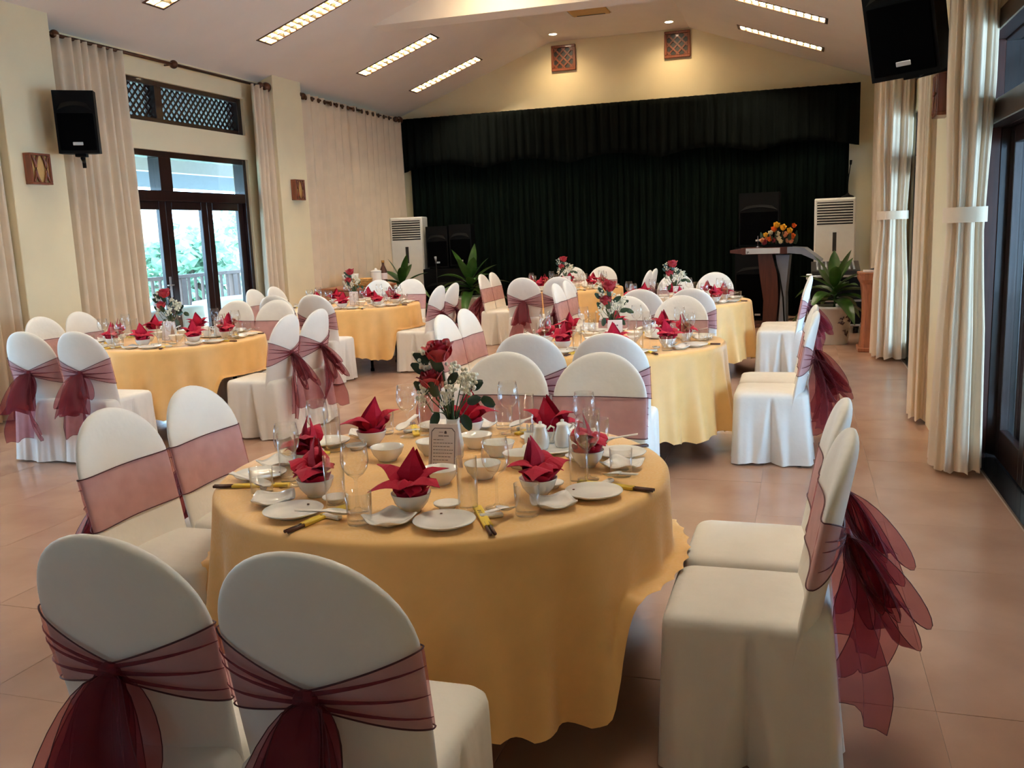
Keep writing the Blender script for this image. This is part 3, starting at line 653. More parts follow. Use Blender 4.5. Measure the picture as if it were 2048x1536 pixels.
# ------------------------------------------------------------------ podium and flowers
pd = thing('podium', 'maroon podium with silver plaque and angled grey side wing', 'podium', (-.38, 14.35, 0), -.12)
MB().bevbox((-.32, -.25, 0), (.32, .25, .05), .01).build('base', 'lacquer', pd)
MB().prism([(-.14, .05), (.06, .05), (.09, .4), (.07, .8), (-.02, 1.13), (-.22, 1.13), (-.19, .8), (-.13, .4)], 1, -.16, .16).build('column', 'lacquer', pd)
MB().prism([(.09, .05), (.20, .05), (.19, .5), (.22, .85), (.24, 1.08), (.04, 1.08), (.12, .6)], 1, -.13, .15).build('side_panel', 'grey_panel', pd)
MB().tube([(.03, -.165, 1.0), (.10, -.17, .8), (.16, -.17, .45), (.185, -.17, .05)], .012, 6).build('cable', 'black', pd)
MB().prism([(-.44, 1.10), (.22, 1.10), (.22, 1.20), (-.44, 1.20)], 1, -.24, .22).build('desk', 'lacquer', pd)
MB().prism([(.22, 1.11), (.42, 1.09), (.68, .97), (.69, 1.0), (.46, 1.18), (.22, 1.20)], 1, -.235, .2).build('side_wing', 'grey_panel', pd)
MB().prism([(-.44, 1.11), (-.62, 1.13), (-.62, 1.17), (-.44, 1.19)], 1, -.235, .2).build('side_wing', 'lacquer', pd)
MB().bevbox((-.38, -.252, 1.108), (.12, -.24, 1.192), .003).build('plaque', 'badge', pd)
pm = MB()
for a, b_ in (((-.365, 1.12), (-.34, 1.145)), ((-.35, 1.15), (-.33, 1.13)), ((-.365, 1.15), (-.355, 1.12))): pm.tube([(a[0], -.254, a[1]), (b_[0], -.254, b_[1])], .004, 5)
pm.build('emblem', 'ink', pd)
dm = thing('desk_microphone', 'thin silver microphone on the podium desk', 'microphone', (-.62, 14.32, 1.20)); MB().lathe([(.025, 0), (.02, .015)], 12, capt=True).tube([(0, 0, .01), (.0, 0, .13), (.0, -.01, .17)], .005, 6).build('neck', 'steel', dm)
def petal(b, base, dr, up, L_, w, cup, mi, n=4):
    # curved petal growing from base along up, opening along dr
    sd = dr.cross(up).normalized()
    def fn(u, v):
        s_ = 2*u-1; ww = w*sin(PI*(.18+.72*v))
        return base+up*(L_*v)+dr*(cup*v*v*L_+ .25*w*(1-s_*s_)*.6)+sd*(ww*s_)
    b.grid(fn, n+1, n+1, False, mi)
def rose(b, c, r, mi=0, axis=Vector((0, 0, 1)), seed=0, rows=((.25, 3, .05), (.5, 4, .25), (.8, 5, .55), (1.0, 5, .95))):
    rd = random.Random(seed); axis = axis.normalized(); e1 = axis.orthogonal().normalized(); e2 = axis.cross(e1)
    for q, n, cup in rows:
        for k in range(n):
            a = 2*PI*k/n+q*3+rd.uniform(-.2, .2); d = e1*cos(a)+e2*sin(a)
            petal(b, Vector(c)+d*(r*.35*q), d, axis, r*1.35*(1.1-.25*q), r*(.45+.35*q), cup, mi)
fl = thing('podium_bouquet', 'low bouquet of orange, yellow and ivory roses lying on the podium', 'bouquet', (-.33, 14.30, 1.20))
fl.scale = (.85, .85, .95)
MB().bevbox((-.26, -.09, 0), (.26, .09, .05), .01).build('holder', 'black', fl)
rd = random.Random(4); cols = ['f_orange', 'f_peach', 'f_sunny', 'f_ivory', 'f_orange', 'f_sunny', 'f_peach', 'f_ivory', 'rose']
fm = [MB() for _ in cols]
spots = [(-.26, .09), (-.2, .17), (-.13, .10), (-.06, .25), (-.07, .08), (0, .18), (.05, .06), (.09, .27), (.12, .16), (.17, .07), (.2, .22), (.24, .13), (.27, .30), (-.22, .05), (-.12, .2), (.02, .11), (-.02, .31), (.22, .06), (-.17, .12)]
for k, (x, z) in enumerate(spots):
    b = MB(); rose(b, (x, -.05-.12*(.3-z)+rd.uniform(-.02, .04), z), .050*rd.uniform(.8, 1.15), 0, Vector((x*.6, -.8, 1)), k, ((.2, 3, .02), (.5, 4, .12), (.8, 5, .3), (1.0, 5, .55))); b.build('rose', cols[(k*4+1) % len(cols)], fl)
for k in range(16):
    x = rd.uniform(-.28, .3); p = Vector((x, rd.uniform(-.06, .05), .04)); b = MB(); d = Vector((x*.7, rd.uniform(-.5, .5), 1)).normalized()
    petal(b, p, Vector((0, -1, 0)), d, .2*rd.uniform(.7, 1.1), .03, .2, 0, 4); b.build('leaf', 'dark_leaf', fl)

# ------------------------------------------------------------------ broad-leaved pot plants
def plant(loc, label, seed, n=18, L_=.75, zpot=.5, rp=(.155, .215), marks=False, tall=1.0):
    rd = random.Random(seed); r = thing('potted_plant', label, 'potted plant', loc, 0, 'broad-leaved pot plants')
    p = MB().lathe([(rp[0], 0), (rp[0]+.004, .01), (rp[1]-.01, zpot-.04), (rp[1]+.01, zpot-.04), (rp[1]+.012, zpot), (rp[1]-.012, zpot), (rp[1]-.02, zpot-.06)], 32)
    po = p.build('pot', 'pot', r)
    MB().lathe([(0, zpot-.055), (rp[1]-.018, zpot-.055)], 24, capb=False).build('soil', 'soil', r)
    if marks:
        mk = MB(); rdm = random.Random(3)
        for k in range(9):
            z0 = zpot*rdm.uniform(.25, .75); a0 = -PI/2+.5+rdm.uniform(-.45, .45); pts = []
            for q in range(5):
                z = z0+.016*q*rdm.uniform(-1, 1); a = a0+.09*q; rr = rp[0]+(rp[1]-rp[0])*z/zpot+.001; pts.append((rr*cos(a), rr*sin(a), z))
            mk.tube(pts, [.002, .011, .014, .008, .002], 6)
        mk.build('brush_drawing', 'ink', po)
    MB().tube([(0, 0, zpot-.06), (.01, 0, zpot+.12*tall), (0, .01, zpot+.25*tall)], [.03, .026, .02], 8).build('stalk', 'leaf', r)
    for k in range(n):
        a = k*2.399+rd.uniform(-.3, .3); t = k/(n-1); el = .02+1.2*t**1.3; LL = L_*rd.uniform(.75, 1.1)*(1-.25*t); w = .080*rd.uniform(.85, 1.2); droop = rd.uniform(.5, 1.0)*(1.25-t)
        o = Vector((0, 0, zpot+.05+.22*tall*t)); d = Vector((cos(a), sin(a), 0)); sd = Vector((-sin(a), cos(a), 0))
        def fn(u, v):
            s_ = 2*u-1; q = v*LL; x = q*cos(el)-(.05*LL)*v*v; z = q*sin(el)-droop*LL*v*v*.75
            ww = w*(sin(PI*min(1, v*1.02)**.75)**.8+.12*(1-v)); return o+d*(max(x, .02*v))+Vector((0, 0, z+abs(s_)*ww*.35))+sd*(s_*ww)
        MB().grid(fn, 5, 12).build('leaf', 'leaf', r)
plant((.42, 12.25, 0), 'broad-leaved plant in pale pot with brush drawing, beside the wooden pedestal', 5, 20, .72, .49, (.17, .235), True)
plant((-5.18, 14.0, 0), 'broad-leaved plant before the black drape behind the middle tables', 8, 20, .92, .55, (.2, .26))
plant((-6.45, 14.1, 0), 'broad-leaved plant before the closed curtains behind the sideboard table', 13, 14, .80, .55)

# ------------------------------------------------------------------ pedestal, flight case, sideboard
pe = thing('wooden_pedestal', 'waisted orange-brown wooden pedestal beside the tied curtain', 'pedestal', (.87, 11.62, 0), 0)
def fpe(u, v):
    a = 2*PI*u; e = .35; px = abs(cos(a))**e*(1 if cos(a) > 0 else -1); py = abs(sin(a))**e*(1 if sin(a) > 0 else -1)
    z = .04+.88*v; w = .155+.045*(2*v-1)**2*(1.0 if v > .5 else .6)+(.02 if v > .93 else 0); return (px*w, py*w, z)
MB().grid(fpe, 48, 16, True, 0, False).build('column', 'wood_mid', pe); MB().bevbox((-.2, -.2, 0), (.2, .2, .05), .008).build('foot', 'wood_mid', pe); MB().bevbox((-.21, -.21, .915), (.21, .21, .945), .006).build('top', 'wood_mid', pe)
o = tag(MB().bevbox((-.13, -.1, 0), (.13, .1, .022), .003).build('folder', 'paper', None, (.85, 11.6, .945)), 'flat pale folder lying on the wooden pedestal', 'folder')
o = thing('cable_coil', 'small dark cable coil on the folder upon the pedestal', 'cable', (.87, 11.6, .967)); MB().tube([(.07*cos(t*.5)*(1+.1*sin(t)), .06*sin(t*.5), .012+.004*sin(t*2)) for t in range(25)], .006, 6).build('coil', 'slot', o)
fc = thing('flight_case', 'black wheeled flight case with silver corners behind the potted plant', 'flight case', (.42, 13.6, 0))
MB().bevbox((-.3, -.3, .12), (.42, .3, .80), .008).build('box', 'black', fc)
for x in (-.3, .42):
    for y in (-.3, .3): MB().bevbox((x-.018, y-.018, .12), (x+.018, y+.018, .80), .004).build('edge_strip', 'steel', fc)
for z in (.12, .46, .80): MB().bevbox((-.3, -.316, z-.014), (.42, -.296, z+.014), .003).build('edge_strip', 'steel', fc)
for x in (-.3, .42):
    for z in (.12, .80): MB().bevbox((x-.04, -.335, z-.04), (x+.04, -.26, z+.04), .01).build('corner', 'steel', fc)
for x in (-.22, .34):
    for y in (-.2, .2): MB().tube([(x-.02, y, .05), (x+.02, y, .05)], .05, 14).bevbox((x-.03, y-.02, .05), (x+.03, y+.02, .12), .004).build('wheel', 'slot', fc)
mx = thing('audio_mixer', 'audio mixer with many knobs on top of the flight case', 'mixer', (.42, 13.6, .822)); MB().prism([(-.28, 0), (.28, 0), (.28, .16), (-.28, .05)], 0, -.27, .37).build('body', 'slot', mx)
kn = MB().lathe([(.014, 0), (.012, .02)], 8, capt=True).mesh('knob', 'badge')
for i in range(9):
    for j in range(6): put('knob', kn, mx, (-.19+.06*i, -.24+.085*j, .06+.11*(.04+.085*j)/.56+.0))
sb = thing('sideboard', 'low wooden sideboard by the pillar behind the far left table', 'sideboard', (-6.58, 12.75, 0))
MB().bevbox((-.33, -.6, .08), (.33, .6, .80), .008).build('body', 'wood_mid', sb); MB().bevbox((-.36, -.63, .80), (.36, .63, .835), .006).build('top', 'wood_mid', sb)
for s_ in (-1, 1):
    dr = MB().bevbox((.33, s_*.3-.28, .12), (.345, s_*.3+.28, .77), .004).build('door', 'wood_red', sb); MB().ball((.36, s_*.04, .45), .015, 8, 6).build('knob', 'bronze', dr)
for x in (-.28, .28):
    for y in (-.54, .54): MB().bevbox((x-.03, y-.03, 0), (x+.03, y+.03, .08), .003).build('leg', 'wood_mid', sb)
def ontop(name, lab, cat, x, y, mb, mat): return tag(mb.build(name, mat, None, (x, y, .835)), lab, cat)
bk = thing('wicker_basket', 'oval honey wicker basket on the sideboard', 'basket', (-6.42, 12.5, .835))
MB().lathe([(.13, 0), (.17, .05), (.185, .10), (.19, .125), (.175, .125), (.16, .05), (.12, .015)], 28).build('bowl', 'straw', bk)
for z, rr in ((.02, .15), (.045, .168), (.07, .176), (.095, .184), (.12, .189)): MB().tube([(rr*cos(t*PI/14), rr*sin(t*PI/14), z) for t in range(28)], .007, 5, closed=True).build('weave', 'straw', bk)
cup = MB().lathe([(.03, 0), (.045, .01), (.055, .09), (.05, .09), (.04, .015)], 20)
cm = cup.mesh('stacked_cup', 'china')
for k, (x, y, z) in enumerate(((-6.72, 12.60, .0), (-6.72, 12.60, .05), (-6.70, 12.73, .0), (-6.70, 12.73, .05), (-6.68, 12.86, 0), (-6.68, 12.86, .05))):
    tag(put('stacked_cup', cm, None, (x, y, .835+z*1.9+.0)), ('upper' if z else 'lower')+' white cup of the '+['near', 'middle', 'far'][k//2]+' stack on the sideboard', 'cup', 'white cups stacked on the sideboard')
cn = thing('lidded_canister', 'white lidded canister beside the bottle on the sideboard', 'canister', (-6.38, 12.98, .835)); MB().lathe([(.08, 0), (.085, .01), (.085, .19), (.08, .2)], 24, capt=True).build('jar', 'china', cn); MB().lathe([(.088, .2), (.085, .22), (.02, .235), (.02, .255), (.0, .26)], 24).build('lid', 'china', cn)
bt = thing('sauce_bottle', 'dark bottle with pale label on the sideboard', 'bottle', (-6.38, 13.25, .835)); MB().lathe([(.055, 0), (.06, .01), (.06, .20), (.035, .26), (.02, .29), (.02, .33)], 20, capt=True).build('flask', 'lacquer', bt); MB().lathe([(.061, .07), (.061, .17)], 20, capb=False).build('label_band', 'paper', bt); MB().lathe([(.024, .33), (.024, .37)], 14, capt=True).build('cap', 'straw', bt)

# ------------------------------------------------------------------ banquet chairs
SW, ST, STOP = .228, .027, .998      # half width, half thickness, top of the back
def s_w(z):
    if z <= .775: return SW*(1-.03*max(0, (.62-z)/.3))
    return SW*sqrt(max(0, 1-((z-.775)/(STOP-.775))**2))
def s_t(z): return ST*(1 if z < .9 else max(.0, 1-((z-.9)/(STOP-.9))**3)**.5)
def s_y(z): return -.195-.19*(z-.46)
def slab(s, z, off=0.0):
    """point on the back's surface; s 0..0.5 front left to right, 0.5..1 rear right to left"""
    if s < .5: u, sg = -1+4*s, 1
    else: u, sg = 1-4*(s-.5), -1
    uu = sin(u*PI/2); w = s_w(z)
    e = sqrt(max(0, 1-uu**4))
    return Vector(((w+off)*uu, s_y(z)+.035*(uu*w/SW)**2+sg*(s_t(z)*e+off*max(.3, e)), z))
def chair_cover():
    b = MB()
    zs = [.36, .42, .46, .5, .55, .6, .65, .7, .75, .775]+[.775+(STOP-.775)*sin(PI/2*k/12) for k in range(1, 13)]
    b.grid(lambda u, v: slab(u % 1.0, zs[round(v*(len(zs)-1))]), 44, len(zs), True)
    lv = [(0, 1), (.04, 1), (.09, 1), (.15, 1), (.21, 1), (.27, 1), (.33, 1), (.38, 1), (.42, 1), (.45, .996), (.468, .978), (.480, .93), (.4865, .82), (.489, .6), (.4905, .3), (.491, .0)]
    def rrect(u, hx, hy, r):
        # walk round a rounded rectangle, starting mid right side, counter-clockwise; also the outward normal and the distance from the side's middle
        L1, L2, q = 2*(hy-r), 2*(hx-r), PI*r/2
        seg = [L1/2, q, L2, q, L1, q, L2, q, L1/2]; d = (u % 1.0)*sum(seg); k = 0
        while k < 8 and d > seg[k]: d -= seg[k]; k += 1
        if k == 0: return hx, d, 1, 0, d
        if k == 8: return hx, -hy+r+d, 1, 0, -hy+r+d
        if k == 2: return hx-r-d, hy, 0, 1, 9
        if k == 4: return -hx, hy-r-d, -1, 0, hy-r-d
        if k == 6: return -hx+r+d, -hy, 0, -1, 9
        cx, cy, a0 = {1: (hx-r, hy-r, 0), 3: (-hx+r, hy-r, PI/2), 5: (-hx+r, -hy+r, PI), 7: (hx-r, -hy+r, 1.5*PI)}[k]
        a = a0+d/r; return cx+r*cos(a), cy+r*sin(a), cos(a), sin(a), 9
    def fn(u, v):
        z, k = lv[round(v*(len(lv)-1))]; t = max(0, 1-z/.45)
        x, y, nx, ny, m = rrect(u, .222+.010*t, .222+.012*t, .055)
        a = 2*PI*u; f = t*(.010*sin(8*a+.6)+.006*sin(15*a)+.003*sin(31*a))
        if abs(m) < 1:      # inverted pleat in the middle of each side
            wd = .012+.060*t; f -= (.010+.075*t)*max(0, 1-abs(m+.02)/wd)*(1 if z < .44 else 0) - .010*t*math.exp(-((abs(m+.02)-wd*1.25)/.02)**2)
        x += nx*f; y += ny*f
        if ny < -.1: y -= .030+.02*t      # the back of the skirt runs up into the back
        zz = z if z > .01 else .012+.006*sin(5*a)
        return (x*k, y*k, zz)
    b.grid(fn, 176, len(lv), True)
    return b
def bow(seed, loops):
    rd = random.Random(seed); zk = .682; yk = s_y(zk)-ST-.012
    sheets = []
    def loop(sg, drop, spread, out, ph):
        tw = sg*(.45+.35*sin(ph)); wx, wy = cos(tw), -abs(sin(tw))
        def fn(u, v):
            q = (1-cos(2*PI*v))/2; s_ = 2*u-1; w = .012+.078*q**.42; k = s_*w
            yy = yk-.014-out*q-.030*sin(2*PI*v)+.010*sin(4.5*s_+6*v+ph)*q+(k-.6*w)*wy*-1*(-1 if sg < 0 else 1)*sg
            return Vector((sg*spread*q+k*wx+.010*sin(7*v+3*s_+ph), min(yy, yk-.004), zk-drop*q-.016*s_*s_*q+.012*sin(4*s_+ph)*q))
        return fn
    def tail(sg, x0, dx, ln, wd, ph, out):
        tw = .55+.3*sin(ph); wx, wy = cos(tw), sin(tw)
        def fn(u, v):
            s_ = 2*u-1; w = .010+wd*min(1, v*1.25)**.8; k = s_*w
            zz = zk-ln*v-.02*s_*v*sg; back = s_y(zz)-ST-.02 if zz > .46 else s_y(.46)-ST-.02-.05*(.46-zz)
            yy = back-.008-out*sin(PI*min(1, v*.9))-(k*sg+.7*w)*wy+.014*sin(5*s_+4*v+ph)*min(1, 1.5*v)
            return Vector((x0+dx*v+k*wx+.012*sin(5*v+ph), min(yy, back+.004), zz+.012*sin(6*s_+ph)*v))
        return fn
    for sg, dr, sp, ot, ph in loops['loops']: sheets.append(('loop', loop(sg, dr, sp, ot, ph), 11, 22, True))
    for sg, x0, dx, ln, wd, ph, ot in loops['tails']: sheets.append(('tail', tail(sg, x0, dx, ln, wd, ph, ot), 11, 20, False))
    return sheets, Vector((0, yk-.01, zk))
BOWS = [dict(loops=[(-1, .27, .045, .10, .3), (1, .24, .065, .13, 2.0), (-1, .18, -.015, .07, 4.0), (1, .21, .01, .11, 5.2)], tails=[(-1, -.02, -.06, .50, .095, .5, .03), (1, .03, .07, .47, .10, 2.4, .075)]),
        dict(loops=[(1, .25, .07, .13, 1.1), (-1, .28, .03, .10, 3.2), (1, .16, .09, .09, 5.0), (-1, .2, -.02, .12, .8)], tails=[(1, .02, .08, .53, .09, 1.5, .05), (-1, -.01, -.04, .45, .09, 3.9, .08)])]
def make_chair(k):
    r = thing('banquet_chair', 'cream covered banquet chair', 'chair')
    put('cover', CH['cover'], r)
    b = MB(); NS = 72
    def zlim(s):
        u = (-1+4*s) if s < .5 else (1-4*(s-.5)); a = abs(sin(u*PI/2))
        if s < .5: return (.602, .792)
        return (.662-(.662-.602)*a**1.1, .702+(.792-.702)*a**1.05)
    def fn(u, v):
        s = u % 1.0; lo, hi = zlim(s); z = lo+(hi-lo)*v
        ed = 1-abs(sin((-1+4*s if s < .5 else 1-4*(s-.5))*PI/2))**4; off = .005 + (.0045*ed*sin(v*19+5*u)*(1 if s > .5 else .25) + (.010*(1-abs(((1-4*(s-.5)))))if s > .5 else 0))
        return slab(s, z, max(.0035, off))
    b.grid(fn, NS, 9, True); sash = b.build('sash', 'sash', r)
    tr = MB()
    for v in (0, 1): tr.tube([fn(i/NS, v)+Vector((0, 0, 0)) for i in range(NS)], .0022, 4, closed=True)
    sheets, kp = bow(k, BOWS[k])
    g = MB()     # gathers pulled into the knot
    for sg in (-1, 1):
        for q in ((.16, .44, .8) if sg > 0 else (.28, .58, .74)):
            pts = []
            for i in range(9):
                u = sg*(.93-i/8.0*.90); s = .5+(1-u)/4; lo, hi = zlim(s); pts.append(slab(s, lo+(hi-lo)*q, .0095+.004*i/9))
            g.tube(pts, [.0008+.0006*i for i in range(9)], 4)
    tag(g.build('gather', 'bow', sash), kind='stuff')
    for nm, f, nu, nv, cl in sheets:
        MB().grid(f, nu, nv).build(nm, 'bow', sash)
        e = [f(0, j/(nv-1)) for j in range(nv)]; e2 = [f(1, j/(nv-1)) for j in range(nv)]
        if cl: tr.tube(e, .0012, 4); tr.tube(e2, .0012, 4)
        else: tr.tube(e+[f(i/(nu-1), 1) for i in range(1, nu-1)]+e2[::-1], .0012, 4)
    tr.build('trim', 'trim', sash)
    MB().ball(kp, .026, 12, 8, 0, (1.1, .7, 1.0)).build('knot', 'bow', sash)
    for x in (-.19, .19):
        for y in (-.2, .18): put('leg', CH['leg'], r, (x, y, 0))
    return Proto(r)
CH = {'cover': chair_cover().mesh('cover', 'cover'), 'leg': MB().lathe([(.014, 0), (.016, .01), (.014, .42)], 8, capt=True).mesh('leg', 'black')}
chairs = [make_chair(0), make_chair(1)]

# ------------------------------------------------------------------ tables
TABLES = [  # x, y, name
    (-1.20, 2.89, 'nearest table'), (-1.28, 6.42, 'table behind the nearest one'), (-5.24, 6.58, 'table by the glass doors'),
    (-5.22, 10.0, 'table by the sideboard'), (-3.15, 12.45, 'table before the stage drape'), (-1.28, 9.95, 'table facing the podium')]
TR_, TH = .79, .765
def cloth_mesh(mask):
    def wt(a):
        if not mask[round((a+PI/2)/(PI/2)) % 4]: return 0
        d = abs((a+PI/4) % (PI/2)-PI/4); return 1-min(1, max(0, (d-.46)/.20))
    top = [(0.0, 0), (.25, 0), (.5, 0), (.7, 0), (.762, 0), (.780, -.004), (.790, -.014)]
    nd = 20
    def fn(u, v):
        a = 2*PI*u; k = round(v*(len(top)+nd-1))
        if k < len(top): r, dz = top[k]; return (r*cos(a), r*sin(a), TH+dz)
        t = (k-len(top)+1)/nd; w = wt(a); w = w*w*(3-2*w)
        zend = .17-.03*cos(8*a)+.02*sin(5*a)
        fold = sin(17*a+1.3*sin(3*a))*.6+.4*sin(29*a+2)
        zs = .494
        r_free = .792+.048*t+.050*t**.8*fold*(.5+.7*t); z_free = TH-.014-(TH-.014-zend)*t
        tt = min(1, t/.78); rs = .792+.010*tt+.010*tt*fold; zz = TH-.014-(TH-.014-zs-.012)*tt
        if t > .78: q = (t-.78)/.22; rs = .802+.012*fold*(1-q)+.06*q; zz = zs+.012*(1-q)
        r = r_free*(1-w)+rs*w; z = z_free*(1-w)+zz*w
        if k == len(top)+nd-1: z += .012*abs(sin(27*a))*(1-w); r -= .012*abs(sin(27*a))*w
        return (r*cos(a), r*sin(a), z)
    b = MB().grid(fn, 324, len(top)+nd, True)
    return b.mesh('tablecloth', 'cloth')
CLOTHS = {}
def cloth_for(ti):
    k = tuple(d < 1.075 for d, _ in PAIRS[ti])
    if k not in CLOTHS: CLOTHS[k] = cloth_mesh(k)
    return CLOTHS[k]
tb = thing('banquet_table', 'round folding banquet table', 'table', group='round banquet tables')
MB().lathe([(0, .74), (.77, .74), (.785, .748), (.785, .756), (.77, TH-.003), (0, TH-.003)], 48, capb=False).build('tabletop', 'wood_mid', tb)
lg = MB().tube([(0, 0, 0), (0, 0, .74)], .018, 8).lathe([(.024, 0), (.024, .03)], 10).mesh('leg', 'black')
for k in range(4): a = PI/4+k*PI/2; put('leg', lg, tb, (.5*cos(a), .5*sin(a), 0))
for y in (-.35, .35): MB().tube([(-.35, y, .6), (.35, y, .6)], .014, 6).build('brace', 'black', tb)
tables = Proto(tb)
PAIRS = [  # how far each pair (near, right, far, left) stands from the table's middle, and its shift in x
    [(1.16, .035), (1.055, 0), (1.03, .06), (.95, 0)], [(1.13, 0), (1.09, 0), (1.0, .09), (.96, 0)], [(1.10, .02), (1.04, 0), (1.05, 0), (.93, 0)],
    [(1.10, -.03), (.94, 0), (1.06, -.07), (1.0, 0)], [(1.10, 0), (.93, 0), (1.10, 0), (.91, 0)], [(1.10, .07), (1.09, 0), (1.09, .05), (1.03, 0)]]
SEATS = [  # side angle, pair offset, seat words
    ('near left', -PI/2, 0), ('near right', -PI/2, 1), ('right near', 0, 0), ('right far', 0, 1), ('far right', PI/2, 0), ('far left', PI/2, 1), ('left far', PI, 0), ('left near', PI, 1)]

# ------------------------------------------------------------------ tableware meshes
def npoly(fn, n): return [fn(i/(n-1)) for i in range(n)]
WG = MB().lathe([(.0, .001), (.036, .001), (.036, .004), (.012, .008), (.0045, .02), (.0038, .06), (.0045, .098), (.010, .108), (.026, .118), (.038, .136), (.0425, .158), (.041, .185), (.0355, .218), (.0347, .218), (.040, .185), (.0415, .158), (.037, .137), (.025, .1195), (.0, .112)], 28, capb=False).mesh('wine_glass', 'glass')
HB = MB().lathe([(.0, .001), (.029, .001), (.030, .004), (.0315, .17), (.0305, .17), (.0285, .018), (.0, .015)], 26, capb=False).mesh('highball_glass', 'glass')
TG = MB().lathe([(.0, .001), (.034, .001), (.036, .005), (.0385, .095), (.0373, .095), (.034, .014), (.0, .012)], 26, capb=False).mesh('tumbler', 'glass')
PL = MB().lathe([(.050, .0), (.056, .006), (.087, .016), (.091, .020), (.089, .022), (.056, .0115), (.0, .010)], 40, capb=True); PLm = PL
PLm.ball((0, .066, .0165), .0045, 8, 4, 1, (1, 1, .35)); PLm = PLm.mesh('dinner_plate', ['china', 'mark'])
def side_plate():
    b = MB(); n = 48
    def ring(k, z, corner):
        def f(u):
            a = 2*PI*u; c = max(abs(cos(a+PI/4)), abs(sin(a+PI/4)))
            sq = .0635/(c**.55); hi = (abs(cos(2*a))**3 if False else abs(sin(2*(a+PI/4)))**2)
            lift = .6*corner*(abs(cos(2*a))**3)
            return (sq*k*cos(a), sq*k*sin(a), z+lift)
        return f
    prof = [(.5, 0, 0), (.6, .004, 0), (.85, .010, .006), (1.06, .014, .022), (1.07, .0175, .022), (.85, .0145, .006), (.55, .0085, 0), (.02, .008, 0)]
    b.grid(lambda u, v: ring(*prof[round(v*(len(prof)-1))])(u), n, len(prof), True)
    return b.mesh('side_plate', 'china')
SP = side_plate()
BL = MB().lathe([(.028, 0), (.029, .006), (.034, .010), (.050, .030), (.059, .056), (.0605, .060), (.058, .060), (.048, .032), (.03, .013), (0, .011)], 36).mesh('rice_bowl', 'china')
SD = MB().lathe([(.024, 0), (.026, .005), (.040, .014), (.042, .019), (.040, .019), (.026, .009), (0, .007)], 28).mesh('sauce_dish', 'china')
SV = MB().lathe([(.034, 0), (.036, .006), (.052, .024), (.062, .050), (.063, .053), (.0605, .053), (.05, .025), (.034, .011), (0, .009)], 36).mesh('serving_bowl', 'china')
def spoon():
    b = MB()
    def fn(u, v):
        s_ = 2*u-1; y = -.075+.135*v
        if v < .55: w = .0100-.002*v; z = .034-.05*v*.55; d = 0
        else: q = (v-.55)/.45; w = .0065+.016*sin(PI*min(1, q*.85+.03))**.7; z = .019-.016*sin(PI*.5*min(1, q*1.4)); d = .009*sin(PI*q)
        if v > .985: w *= .4
        return (s_*w, y, z+.002+(s_*s_)*(d+.002)+.0*v)
    b.grid(fn, 9, 24); b.grid(lambda u, v: (fn(u, v)[0], fn(u, v)[1], fn(u, v)[2]-.0022), 9, 24)
    return b.mesh('soup_spoon', 'china')
SN = spoon()
def rest():
    return MB().bevbox((-.035, -.011, 0), (.035, .011, .013), .004).mesh('spoon_rest', 'china')
SR = rest()
def napkin(seed):
    rd = random.Random(seed); b = MB()
    def leaf(base, tip, w, nrm, belly=.35, curl=.02, crease=.018):
        base, tip, nrm = Vector(base), Vector(tip), Vector(nrm).normalized(); d = tip-base; sd = d.normalized().cross(nrm)
        for sg, o in ((1, .0), (-1, -.0016)):
            def fn(u, v):
                s_ = 2*u-1; q = v; ww = w*(q/belly if q < belly else (1-q)/(1-belly)); ww = max(ww, .0012)*(1 if q > 0 else .5)
                ww = w*.35*(1-q)+ww*(1-.35*(1-q)) if q < belly else ww
                return base+d*q+sd*(ww*s_)+nrm*(crease*(1-abs(s_))*sin(PI*min(1, q+.15))+curl*sin(PI*q)-.0+o)
            b.grid(fn, 7, 9, False, 0, False)
    # upright peak built of two folded leaves
    tx_ = rd.uniform(-.022, .012)
    leaf((0, .004, .045), (tx_, .012, .178), .054, (0, -1, .1), .26, .012, .012)
    leaf((0, .018, .045), (tx_+.006, .022, .170), .050, (0, 1, .1), .30, .004, .014)
    for a, L_, z, w in ((-2.75, .118, .080, .056), (-.42, .122, .076, .058), (2.85, .105, .118, .050), (.25, .108, .114, .050), (-1.9, .070, .066, .042), (-1.15, .074, .062, .042)):
        a += rd.uniform(-.15, .15); c, s_ = cos(a), sin(a)
        leaf((c*.010, s_*.010, .058), (c*L_, s_*L_, z+rd.uniform(-.016, .016)), w, (-c*.30, -s_*.30, 1), .30, .020, .016)
    # body tucked into the bowl, with wrapped collar
    b.grid(lambda u, v: ((.030+.020*v)*cos(2*PI*u)*(1+.08*sin(10*PI*u)), (.028+.018*v)*sin(2*PI*u)*(1+.08*sin(10*PI*u)), .018+.045*v+.006*sin(10*PI*u+1)*v), 30, 6, True)
    b.tube([(.042*cos(t), -.036+.016*t*.3-.01*sin(t*2), .062+.012*sin(2.5*t)) for t in [.2+.27*i for i in range(11)]], [.006, .011, .012, .012, .012, .012, .012, .012, .012, .011, .006], 7)
    return b.mesh('folded_napkin', 'napkin')
NP = [napkin(k) for k in (1, 2, 3)]
def chop():
    r = thing('chopstick_set', 'dark chopsticks in a yellow paper sleeve', 'chopsticks')
    sl = MB().bevbox((-.0135, -.035, 0.0), (.0135, .16, .010), .002).build('paper_sleeve', 'yellow', r)
    pr = MB()
    for y, w in ((.108, .008), (.096, .006), (.085, .009), (.074, .005), (.060, .007), (.05, .006)):
        pr.box((-w, y-.003, .0099), (w*.4, y+.0015, .0103))
    pr.build('print', 'ink', sl)
    st = MB().tube([(0, -.10, .005), (0, .0, .005)], .0052, 8).mesh('chopstick', 'stick')
    for x in (-.006, .006): put('chopstick', st, r, (x, 0, 0))
    return Proto(r)
chops = chop()
